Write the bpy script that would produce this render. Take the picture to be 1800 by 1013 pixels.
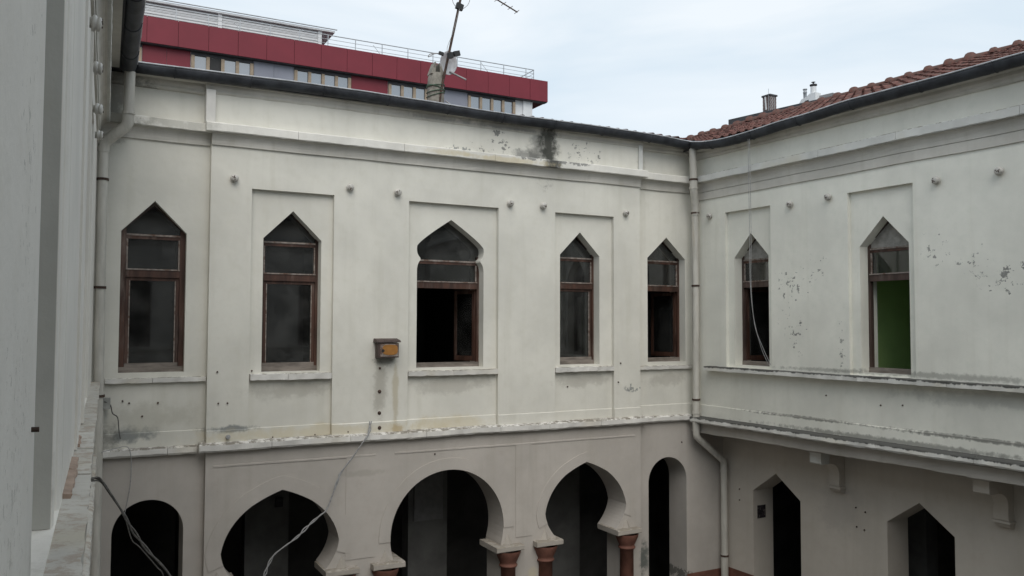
import bpy, bmesh, math, random
from math import sin, cos, pi, radians, atan2, sqrt, tan
from mathutils import Vector, Matrix
from mathutils.geometry import tessellate_polygon
from mathutils.noise import noise as pnoise

random.seed(11)
for o in list(bpy.data.objects): bpy.data.objects.remove(o)
scene = bpy.context.scene
COL = scene.collection
Z0 = 6.0                                   # eye height above the courtyard paving; wing heights are measured from the eye

# ------------------------------------------------------------------ camera, sky, sun, exposure
HEAD, PITCH, ROLL = radians(28.1), radians(2.53), radians(0.17)
F = Vector((sin(HEAD)*cos(PITCH), cos(HEAD)*cos(PITCH), sin(PITCH)))
R0 = Vector((cos(HEAD), -sin(HEAD), 0)); U0 = R0.cross(F)
RR = R0*cos(ROLL) + U0*sin(ROLL); UU = RR.cross(F)
cam_data = bpy.data.cameras.new('camera'); cam = bpy.data.objects.new('camera', cam_data); COL.objects.link(cam)
cam.matrix_world = Matrix(((RR.x, UU.x, -F.x, 0), (RR.y, UU.y, -F.y, 0), (RR.z, UU.z, -F.z, Z0), (0, 0, 0, 1)))
cam_data.sensor_width = 36; cam_data.lens = 29.0; cam_data.clip_start = 0.02; cam_data.clip_end = 4000
scene.camera = cam

SUN_EL, SUN_AZ = radians(50), radians(195)     # azimuth clockwise from +Y
w = bpy.data.worlds.new('World'); scene.world = w; w.use_nodes = True
nt = w.node_tree; nt.nodes.clear()
out = nt.nodes.new('ShaderNodeOutputWorld'); bg = nt.nodes.new('ShaderNodeBackground')
sky = nt.nodes.new('ShaderNodeTexSky'); sky.sky_type = 'NISHITA'; sky.sun_disc = False
sky.sun_elevation = SUN_EL; sky.sun_rotation = SUN_AZ; sky.dust_density = 2.5; sky.air_density = 1.0
tc = nt.nodes.new('ShaderNodeTexCoord'); mp = nt.nodes.new('ShaderNodeMapping'); mp.inputs['Scale'].default_value = (1.3, 1.3, 4.0); mp.inputs['Location'].default_value = (1.7, 0.3, 0.9)
nz = nt.nodes.new('ShaderNodeTexNoise'); nz.inputs['Scale'].default_value = 1.9; nz.inputs['Detail'].default_value = 5; nz.inputs['Roughness'].default_value = 0.5
nz.inputs['Distortion'].default_value = 0.6
mr = nt.nodes.new('ShaderNodeMapRange'); mr.inputs['From Min'].default_value = 0.34; mr.inputs['From Max'].default_value = 0.68
cl = nt.nodes.new('ShaderNodeMix'); cl.data_type = 'RGBA'
cl.inputs['A'].default_value = (5.9, 6.95, 7.8, 1); cl.inputs['B'].default_value = (7.9, 8.4, 8.75, 1)
mx = nt.nodes.new('ShaderNodeMix'); mx.data_type = 'RGBA'; mx.inputs['Factor'].default_value = 0.88
L = nt.links.new
L(tc.outputs['Generated'], mp.inputs['Vector']); L(mp.outputs['Vector'], nz.inputs['Vector']); L(nz.outputs['Fac'], mr.inputs['Value'])
L(mr.outputs['Result'], cl.inputs['Factor']); L(sky.outputs['Color'], mx.inputs['A']); L(cl.outputs['Result'], mx.inputs['B'])
L(mx.outputs['Result'], bg.inputs['Color']); bg.inputs['Strength'].default_value = 0.1; L(bg.outputs['Background'], out.inputs['Surface'])

sd = bpy.data.lights.new('sun', 'SUN'); sd.energy = 1.4; sd.angle = radians(50); sd.color = (1.0, 0.95, 0.88)
sun = bpy.data.objects.new('sun', sd); COL.objects.link(sun)
sdir = Vector((sin(SUN_AZ)*cos(SUN_EL), cos(SUN_AZ)*cos(SUN_EL), sin(SUN_EL)))
sun.rotation_euler = sdir.to_track_quat('Z', 'Y').to_euler(); sun.location = (0, 0, 60)
vs = scene.view_settings; vs.view_transform = 'Standard'; vs.look = 'None'; vs.exposure = 0.30; vs.gamma = 1.0; vs.use_curve_mapping = False
scene.render.resolution_x = 1024; scene.render.resolution_y = 576

# ------------------------------------------------------------------ materials
MATS = {}
def nodes_of(name, rough=0.8, spec=0.3):
    m = bpy.data.materials.new(name); m.use_nodes = True; MATS[name] = m
    b = m.node_tree.nodes['Principled BSDF']; b.inputs['Roughness'].default_value = rough
    b.inputs['Specular IOR Level'].default_value = spec
    return m, m.node_tree, b
def tnoise(nt, vec, scale, detail=4, rough=0.55, dist=0.0):
    n = nt.nodes.new('ShaderNodeTexNoise'); n.inputs['Scale'].default_value = scale; n.inputs['Detail'].default_value = detail
    n.inputs['Roughness'].default_value = rough; n.inputs['Distortion'].default_value = dist
    nt.links.new(vec, n.inputs['Vector']); return n.outputs['Fac']
def mrange(nt, val, a, b, c=0.0, d=1.0, smooth=True):
    n = nt.nodes.new('ShaderNodeMapRange'); n.interpolation_type = 'SMOOTHSTEP' if smooth else 'LINEAR'
    nt.links.new(val, n.inputs['Value'])
    for k, v in (('From Min', a), ('From Max', b), ('To Min', c), ('To Max', d)): n.inputs[k].default_value = v
    return n.outputs['Result']
def math_n(nt, op, a, b=None):
    n = nt.nodes.new('ShaderNodeMath'); n.operation = op
    for i, v in enumerate((a, b)):
        if v is None: continue
        if isinstance(v, (int, float)): n.inputs[i].default_value = v
        else: nt.links.new(v, n.inputs[i])
    return n.outputs[0]
def mixc(nt, fac, a, b, mode='MIX'):
    n = nt.nodes.new('ShaderNodeMix'); n.data_type = 'RGBA'; n.blend_type = mode
    for k, v in (('Factor', fac), ('A', a), ('B', b)):
        if isinstance(v, tuple): n.inputs[k].default_value = (v[0], v[1], v[2], 1)
        elif isinstance(v, (int, float)): n.inputs[k].default_value = v
        else: nt.links.new(v, n.inputs[k])
    return n.outputs['Result']
def vmap(nt, vec, scale):
    n = nt.nodes.new('ShaderNodeVectorMath'); n.operation = 'MULTIPLY'; n.inputs[1].default_value = scale
    nt.links.new(vec, n.inputs[0]); return n.outputs['Vector']
def bump(nt, b, h, strength=0.3, dist=0.01):
    n = nt.nodes.new('ShaderNodeBump'); n.inputs['Strength'].default_value = strength; n.inputs['Distance'].default_value = dist
    nt.links.new(h, n.inputs['Height']); nt.links.new(n.outputs['Normal'], b.inputs['Normal'])

def plaster(name, base, stains=(), mott=0.10, streak=0.06, tint=(0.96, 0.95, 0.90), bumpy=0.25):
    """painted lime plaster: mottling, rain streaks, hairline dirt, and stains (u, z, ru, rz, colour, strength, noise scale, peel)"""
    m, nt, b = nodes_of(name, 0.92, 0.2)
    co = nt.nodes.new('ShaderNodeTexCoord').outputs['Object']
    n1 = tnoise(nt, co, 0.9, 5, 0.6); n2 = tnoise(nt, co, 7.0, 5, 0.6); n3 = tnoise(nt, vmap(nt, co, (5.0, 5.0, 0.35)), 1.0, 4, 0.6)
    n4 = tnoise(nt, co, 38.0, 3, 0.6)
    c = mixc(nt, mrange(nt, n1, 0.3, 0.7), tuple(base[i]*(1-mott) for i in range(3)), tuple(min(1, base[i]*(1+mott*0.6)) for i in range(3)))
    c = mixc(nt, mrange(nt, n2, 0.45, 0.8, 0, 0.35), c, tuple(base[i]*tint[i]*0.9 for i in range(3)))
    c = mixc(nt, mrange(nt, n3, 0.5, 0.78, 0, streak*4), c, tuple(base[i]*f for i, f in enumerate((0.74, 0.73, 0.68))))
    c = mixc(nt, mrange(nt, n4, 0.70, 0.76, 0, 0.25), c, tuple(base[i]*0.6 for i in range(3)))
    hgt = math_n(nt, 'ADD', math_n(nt, 'MULTIPLY', n2, 0.6), math_n(nt, 'MULTIPLY', n4, 0.25))
    for (u, z, ru, rz, colr, st, ns, peel) in stains:
        s = nt.nodes.new('ShaderNodeVectorMath'); s.operation = 'SUBTRACT'; s.inputs[1].default_value = (u, 0, z); nt.links.new(co, s.inputs[0])
        q = vmap(nt, s.outputs['Vector'], (1.0/ru, 0.0, 1.0/rz))
        ln = nt.nodes.new('ShaderNodeVectorMath'); ln.operation = 'LENGTH'; nt.links.new(q, ln.inputs[0])
        nn = tnoise(nt, co, ns, 6, 0.7)
        e = math_n(nt, 'ADD', ln.outputs['Value'], math_n(nt, 'MULTIPLY', math_n(nt, 'SUBTRACT', nn, 0.5), 2.8))
        if peel:
            mk = mrange(nt, math_n(nt, 'ADD', nn, math_n(nt, 'MULTIPLY', ln.outputs['Value'], -0.09)), peel-0.035, peel-0.015, 0, st)
            mk = math_n(nt, 'MULTIPLY', mk, mrange(nt, ln.outputs['Value'], 1.3, 0.9))
            hgt = math_n(nt, 'SUBTRACT', hgt, mk)
        else:
            mk = mrange(nt, e, 1.15, 0.35, 0, st)
        c = mixc(nt, mk, c, colr)
    nt.links.new(c, b.inputs['Base Color']); bump(nt, b, hgt, bumpy, 0.012)
    return m

def simple(name, base, rough=0.6, spec=0.4, var=0.25, scale=12.0, metal=0.0, bumpy=0.0, stretch=(1, 1, 1), dark=None, thr=(0.55, 0.8), island=0.0):
    m, nt, b = nodes_of(name, rough, spec)
    co = nt.nodes.new('ShaderNodeTexCoord').outputs['Object']
    n = tnoise(nt, vmap(nt, co, stretch), scale, 5, 0.6)
    c = mixc(nt, mrange(nt, n, 0.3, 0.7), tuple(x*(1-var) for x in base), tuple(min(1, x*(1+var)) for x in base))
    if dark: c = mixc(nt, mrange(nt, tnoise(nt, vmap(nt, co, stretch), scale*0.6, 6, 0.7), thr[0], thr[1]), c, dark)
    if island:
        g = nt.nodes.new('ShaderNodeNewGeometry')
        c = mixc(nt, 1.0, c, mixc(nt, g.outputs['Random Per Island'], (1-island,)*3, (1+island*0.6,)*3), 'MULTIPLY')
    nt.links.new(c, b.inputs['Base Color']); b.inputs['Metallic'].default_value = metal
    if bumpy: bump(nt, b, n, bumpy, 0.01)
    return m

def ledge_mat(name, base, mildew, amount, ztops=()):
    """white limewashed stone; black mildew grows mostly on faces that hold rain water"""
    m, nt, b = nodes_of(name, 0.9, 0.2)
    co = nt.nodes.new('ShaderNodeTexCoord').outputs['Object']
    n1 = tnoise(nt, co, 2.2, 5, 0.6); n2 = tnoise(nt, vmap(nt, co, (9, 9, 5)), 1.0, 6, 0.75); n3 = tnoise(nt, co, 1.1, 3, 0.5)
    c = mixc(nt, mrange(nt, n1, 0.3, 0.7), tuple(x*0.80 for x in base), base)
    c = mixc(nt, mrange(nt, n3, 0.52, 0.7, 0, 0.5), c, (base[0]*0.72, base[1]*0.66, base[2]*0.52))
    nz_ = nt.nodes.new('ShaderNodeSeparateXYZ'); nt.links.new(nt.nodes.new('ShaderNodeNewGeometry').outputs['Normal'], nz_.inputs[0])
    up = mrange(nt, nz_.outputs['Z'], 0.2, 0.6, 0, 0.32)
    sz = nt.nodes.new('ShaderNodeSeparateXYZ'); nt.links.new(co, sz.inputs[0])
    for zt in ztops:
        band = math_n(nt, 'MULTIPLY', mrange(nt, sz.outputs['Z'], zt-0.055, zt-0.01, 0, 0.30), mrange(nt, sz.outputs['Z'], zt+0.06, zt+0.035))
        up = math_n(nt, 'ADD', up, band)
    mk = mrange(nt, math_n(nt, 'ADD', math_n(nt, 'ADD', n2, up), math_n(nt, 'MULTIPLY', n3, 0.25)), 0.80-amount, 0.95-amount, 0, 0.92)
    c = mixc(nt, mk, c, mildew)
    nt.links.new(c, b.inputs['Base Color']); bump(nt, b, n2, 0.35, 0.01)
    return m

GREY = (0.20, 0.20, 0.19); DIRT = (0.28, 0.26, 0.22); CEM = (0.26, 0.27, 0.26); SOOT = (0.10, 0.10, 0.09); OCH = (0.55, 0.47, 0.30)
UP = (0.685, 0.668, 0.605)
M_UP_B = plaster('plaster_upper_back', UP, [
    (6.86, 3.00, 0.22, 0.42, GREY, 0.6, 5.0, 0), (6.62, 2.82, 0.30, 0.09, GREY, 0.75, 5.0, 0),
    (6.15, 2.86, 0.55, 0.16, GREY, 0.9, 7.0, 0.56), (6.05, 3.07, 0.14, 0.16, GREY, 0.9, 9.0, 0.52), (7.75, 2.92, 0.35, 0.22, GREY, 0.9, 8.0, 0.55),
    (5.40, 2.80, 0.30, 0.05, CEM, 0.9, 9.0, 0.5), (0.75, -1.47, 0.34, 0.10, CEM, 0.95, 4.0, 0), (0.45, -1.50, 0.20, 0.18, SOOT, 0.6, 5.0, 0),
    (1.98, -1.45, 0.34, 0.05, CEM, 0.95, 6.0, 0), (8.76, -1.11, 0.16, 0.07, CEM, 0.95, 6.0, 0.42), (4.10, -0.95, 0.10, 0.55, DIRT, 0.5, 3.0, 0),
    (4.35, -1.05, 0.05, 0.60, (0.42, 0.36, 0.24), 0.55, 3.0, 0), (4.38, -1.60, 0.09, 0.10, (0.34, 0.22, 0.12), 0.6, 6.0, 0),
    (0.35, 2.90, 0.28, 0.50, SOOT, 0.65, 3.0, 0), (3.2, -1.56, 1.9, 0.12, OCH, 0.45, 3.0, 0), (5.3, -1.56, 0.9, 0.14, OCH, 0.4, 3.0, 0),
    (2.8, -0.95, 0.7, 0.14, DIRT, 0.35, 4.0, 0), (5.3, -0.95, 0.7, 0.16, DIRT, 0.35, 4.0, 0), (0.9, -1.25, 0.7, 0.2, (0.42, 0.40, 0.33), 0.4, 3.0, 0), (7.03, 3.0, 0.19, 0.70, (0.045, 0.047, 0.04), 0.93, 4.0, 0), (6.75, 2.85, 0.12, 0.16, SOOT, 0.5, 6.0, 0),
    (4.18, -0.56, 0.17, 0.10, SOOT, 0.55, 6.0, 0), (9.6, -1.0, 0.5, 0.14, DIRT, 0.35, 4.0, 0), (7.7, -0.95, 0.6, 0.14, DIRT, 0.35, 4.0, 0), (9.0, 2.95, 0.14, 0.4, DIRT, 0.45, 4.0, 0)], bumpy=0.22)
M_UP_R = plaster('plaster_upper_right', (0.765, 0.755, 0.685), [
    (2.33, 0.66, 0.42, 0.34, GREY, 0.9, 9.0, 0.56), (2.36, -0.10, 0.28, 0.45, GREY, 0.9, 9.0, 0.57), (2.85, 0.85, 0.25, 0.35, GREY, 0.85, 10.0, 0.59),
    (4.80, 1.05, 0.25, 0.25, GREY, 0.8, 10.0, 0.57), (5.34, 0.80, 0.28, 0.30, GREY, 0.8, 10.0, 0.58), (5.80, 0.60, 0.35, 0.22, GREY, 0.9, 6.0, 0.53),
    (3.3, -0.30, 0.12, 0.6, GREY, 0.8, 12.0, 0.58), (5.0, -0.68, 1.9, 0.05, SOOT, 0.45, 11.0, 0), (3.0, -0.69, 1.0, 0.035, SOOT, 0.4, 12.0, 0),
    (2.6, -1.465, 1.3, 0.028, SOOT, 0.7, 14.0, 0), (5.4, -1.47, 1.6, 0.035, SOOT, 0.75, 13.0, 0), (4.2, -1.64, 2.6, 0.05, SOOT, 0.6, 10.0, 0), (5.6, -0.95, 1.5, 0.12, GREY, 0.3, 4.0, 0),
    (0.05, -1.3, 0.10, 0.5, DIRT, 0.4, 4.0, 0)], tint=(0.92, 0.96, 0.93))
M_UP_L = plaster('plaster_upper_left', (0.72, 0.695, 0.645), [
    (-0.3, 2.95, 0.9, 0.5, SOOT, 0.6, 2.5, 0), (-2.5, 2.6, 1.5, 0.25, DIRT, 0.55, 2.0, 0), (-0.25, 2.62, 0.35, 0.28, (0.04, 0.04, 0.035), 0.9, 5.0, 0), (-0.4, -1.2, 0.4, 0.4, CEM, 0.6, 4.0, 0), (-9.2, -0.6, 0.7, 0.15, DIRT, 0.6, 5.0, 0), (-10.05, 0.35, 0.30, 0.9, (0.40, 0.39, 0.36), 0.55, 22.0, 0.60), (-10.2, -0.35, 0.4, 0.4, (0.45, 0.43, 0.39), 0.5, 26.0, 0.58)], mott=0.08, streak=0.035, bumpy=0.4)
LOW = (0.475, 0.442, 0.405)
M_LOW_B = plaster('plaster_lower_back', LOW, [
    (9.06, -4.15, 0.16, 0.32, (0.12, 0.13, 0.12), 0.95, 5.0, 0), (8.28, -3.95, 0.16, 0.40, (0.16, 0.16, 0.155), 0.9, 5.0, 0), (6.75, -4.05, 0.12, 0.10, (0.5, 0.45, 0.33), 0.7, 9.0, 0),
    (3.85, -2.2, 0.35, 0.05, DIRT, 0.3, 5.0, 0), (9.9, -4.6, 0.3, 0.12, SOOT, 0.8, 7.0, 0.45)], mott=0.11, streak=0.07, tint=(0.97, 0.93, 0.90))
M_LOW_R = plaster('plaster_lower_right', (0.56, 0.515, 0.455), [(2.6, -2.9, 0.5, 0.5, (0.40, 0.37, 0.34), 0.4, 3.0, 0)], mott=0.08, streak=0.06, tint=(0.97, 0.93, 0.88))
M_BEAM = plaster('plaster_beam', (0.48, 0.45, 0.41), [], mott=0.14, streak=0.12)
M_SOFFIT = simple('brown_soffit', (0.16, 0.115, 0.085), 0.85, 0.2, 0.25, 5.0, stretch=(0.3, 2, 1), bumpy=0.2)
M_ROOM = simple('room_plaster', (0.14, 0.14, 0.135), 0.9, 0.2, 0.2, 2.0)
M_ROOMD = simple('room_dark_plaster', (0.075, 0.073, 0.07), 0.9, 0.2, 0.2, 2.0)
M_GREEN = simple('room_green_paint', (0.48, 0.72, 0.28), 0.7, 0.3, 0.06, 2.0)
M_LEDGE = ledge_mat('limewashed_stone', (0.74, 0.72, 0.68), (0.20, 0.18, 0.15), -0.06)
M_LEDGE_L = ledge_mat('chipped_stone', (0.54, 0.52, 0.475), (0.36, 0.31, 0.26), -0.12)
M_LEDGE_R = ledge_mat('mildewed_stone', (0.76, 0.75, 0.71), (0.045, 0.045, 0.042), 0.05, (-0.735, -1.675))
M_BAND_B = plaster('cornice_paint_back', (0.72, 0.70, 0.65), [(7.05, 2.69, 0.17, 0.30, (0.05, 0.05, 0.045), 0.92, 5.0, 0), (6.1, 2.67, 1.0, 0.06, OCH, 0.6, 5.0, 0), (5.2, 2.68, 0.7, 0.05, OCH, 0.4, 5.0, 0), (6.6, 2.74, 0.35, 0.04, GREY, 0.8, 8.0, 0.48),
    (0.45, 2.7, 0.4, 0.15, (0.26, 0.25, 0.21), 0.8, 5.0, 0), (1.2, 2.7, 0.5, 0.12, (0.40, 0.39, 0.34), 0.6, 5.0, 0), (7.45, 2.74, 0.3, 0.05, GREY, 0.8, 9.0, 0.47)], mott=0.12, streak=0.06)
M_BAND = ledge_mat('cornice_paint', (0.66, 0.66, 0.63), (0.25, 0.23, 0.19), -0.06)
M_MOULD = plaster('moulding_plaster', (0.55, 0.53, 0.485), [], mott=0.18, streak=0.14)
M_MOULD_B = plaster('moulding_plaster_back', (0.55, 0.53, 0.485), [(7.03, 3.2, 0.20, 0.4, (0.045, 0.047, 0.04), 0.9, 5.0, 0), (6.2, 3.24, 0.9, 0.06, GREY, 0.6, 6.0, 0), (4.9, 3.24, 0.5, 0.05, GREY, 0.5, 7.0, 0), (0.5, 3.2, 0.5, 0.2, SOOT, 0.7, 5.0, 0)], mott=0.18, streak=0.14)
M_WOOD = simple('red_brown_wood', (0.060, 0.028, 0.019), 0.55, 0.4, 0.45, 9.0, stretch=(1, 1, 0.15), dark=(0.16, 0.12, 0.10), thr=(0.5, 0.75), bumpy=0.2)
M_WOODG = simple('weathered_wood', (0.19, 0.165, 0.145), 0.8, 0.2, 0.35, 14.0, stretch=(0.2, 1, 1), dark=(0.07, 0.06, 0.05), bumpy=0.25)
M_WOODD = simple('dark_weathered_wood', (0.075, 0.050, 0.042), 0.7, 0.3, 0.4, 9.0, stretch=(1, 1, 0.15), dark=(0.13, 0.11, 0.10), thr=(0.5, 0.75), bumpy=0.2)
M_PUTTY = simple('old_putty', (0.27, 0.235, 0.21), 0.8, 0.2, 0.3, 20.0, dark=(0.13, 0.08, 0.06), thr=(0.45, 0.65))
M_GUT = simple('gutter_zinc', (0.040, 0.043, 0.050), 0.6, 0.3, 0.35, 5.0, dark=(0.07, 0.07, 0.07), thr=(0.6, 0.8))
M_RIM = simple('gutter_rim', (0.40, 0.41, 0.43), 0.45, 0.5, 0.25, 6.0, metal=0.1)
M_PIPE = simple('painted_pipe', (0.52, 0.50, 0.45), 0.6, 0.4, 0.14, 4.0, stretch=(3, 3, 0.5), dark=(0.36, 0.28, 0.19), thr=(0.58, 0.85))
M_IRON = simple('rusty_iron', (0.07, 0.045, 0.035), 0.8, 0.3, 0.4, 20.0)
M_TERRA = simple('terracotta_paint', (0.165, 0.074, 0.054), 0.75, 0.3, 0.2, 6.0, dark=(0.36, 0.27, 0.20), thr=(0.72, 0.76))
M_CAP = ledge_mat('capital_stone', (0.43, 0.395, 0.35), (0.26, 0.23, 0.19), -0.04)
M_TILE = simple('clay_tile', (0.125, 0.058, 0.048), 0.85, 0.2, 0.35, 9.0, dark=(0.10, 0.075, 0.065), thr=(0.48, 0.7), island=0.6, bumpy=0.3)
M_CERAM = simple('glazed_ceramic', (0.52, 0.50, 0.46), 0.3, 0.5, 0.12, 15.0, dark=(0.2, 0.18, 0.15), thr=(0.66, 0.8))
M_BLACK = simple('black_plastic', (0.02, 0.02, 0.02), 0.5, 0.4, 0.2)
M_CABLE = simple('grey_cable', (0.30, 0.30, 0.30), 0.6, 0.3, 0.2, 30.0)
M_CABLE_D = simple('dark_cable', (0.10, 0.095, 0.09), 0.6, 0.3, 0.3, 30.0)
M_ORANGE = simple('ochre_panel', (0.32, 0.145, 0.035), 0.6, 0.3, 0.12, 12.0)
M_BROWN = simple('brown_hood', (0.065, 0.045, 0.04), 0.6, 0.3, 0.3, 12.0)
M_WHITE = simple('white_paint', (0.72, 0.73, 0.74), 0.6, 0.4, 0.06, 3.0)
M_RED = simple('red_cladding', (0.185, 0.021, 0.034), 0.5, 0.35, 0.07, 0.7)
M_REDJ = simple('cladding_gap', (0.05, 0.008, 0.01), 0.8, 0.2, 0.1)
M_GPAN = simple('grey_cladding', (0.25, 0.26, 0.31), 0.5, 0.4, 0.06, 0.8)
M_TAN = simple('tan_frame', (0.33, 0.26, 0.19), 0.6, 0.3, 0.15, 4.0)
M_STEEL = simple('steel_rail', (0.42, 0.44, 0.46), 0.4, 0.5, 0.1, 4.0, metal=0.4)
M_CONC = simple('concrete', (0.30, 0.30, 0.30), 0.9, 0.2, 0.15, 2.0, bumpy=0.2)
M_CHIM = simple('chimney_plaster', (0.24, 0.225, 0.195), 0.9, 0.2, 0.35, 6.0, dark=(0.11, 0.10, 0.09), thr=(0.5, 0.75), bumpy=0.3)
M_WIREG = simple('green_wire', (0.05, 0.10, 0.065), 0.6, 0.3, 0.2)
M_BRICK = simple('brown_brick', (0.17, 0.12, 0.115), 0.9, 0.2, 0.2, 6.0, island=0.3)
M_SLATE = simple('dark_roof_edge', (0.06, 0.06, 0.065), 0.7, 0.3, 0.2, 3.0)
M_PAVE = simple('courtyard_paving', (0.15, 0.145, 0.135), 0.9, 0.2, 0.2, 1.5, dark=(0.09, 0.085, 0.08))
M_GROUND = simple('city_ground', (0.12, 0.12, 0.115), 0.95, 0.1, 0.25, 0.05)
M_PINK = simple('bare_render', (0.33, 0.25, 0.20), 0.9, 0.2, 0.2, 8.0)
M_DISH = simple('dish_paint', (0.60, 0.61, 0.63), 0.5, 0.4, 0.12, 12.0, dark=(0.35, 0.33, 0.31), thr=(0.6, 0.75))
def glass(name, tint, refl=1.0, dirt=0.04, dcol=(0.25, 0.25, 0.24)):
    m = bpy.data.materials.new(name); m.use_nodes = True; nt = m.node_tree; nt.nodes.clear()
    o = nt.nodes.new('ShaderNodeOutputMaterial'); t = nt.nodes.new('ShaderNodeBsdfTransparent'); t.inputs['Color'].default_value = tint + (1,)
    g = nt.nodes.new('ShaderNodeBsdfGlossy'); g.inputs['Roughness'].default_value = 0.03
    d = nt.nodes.new('ShaderNodeBsdfDiffuse'); d.inputs['Color'].default_value = dcol + (1,)
    fr = nt.nodes.new('ShaderNodeFresnel'); fr.inputs['IOR'].default_value = 1.45
    co = nt.nodes.new('ShaderNodeTexCoord').outputs['Object']
    nn = tnoise(nt, co, 3.0, 5, 0.6)
    m1 = nt.nodes.new('ShaderNodeMixShader'); m2 = nt.nodes.new('ShaderNodeMixShader')
    nt.links.new(mrange(nt, nn, 0.35, 0.75, dirt*0.3, dirt*1.6), m1.inputs[0]); nt.links.new(t.outputs[0], m1.inputs[1]); nt.links.new(d.outputs[0], m1.inputs[2])
    nt.links.new(math_n(nt, 'MULTIPLY', fr.outputs[0], refl), m2.inputs[0]); nt.links.new(m1.outputs[0], m2.inputs[1]); nt.links.new(g.outputs[0], m2.inputs[2])
    nt.links.new(m2.outputs[0], o.inputs['Surface']); return m
M_GLASS = glass('dusty_window_glass', (0.66, 0.67, 0.68), 1.5, 0.08)
M_FGLASS = simple('far_window_glass', (0.10, 0.12, 0.15), 0.08, 0.9, 0.1, 0.6, metal=0.0)
M_FGLASS.node_tree.nodes['Principled BSDF'].inputs['Specular IOR Level'].default_value = 1.0
M_FGLASS.node_tree.nodes['Principled BSDF'].inputs['IOR'].default_value = 2.2

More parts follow.
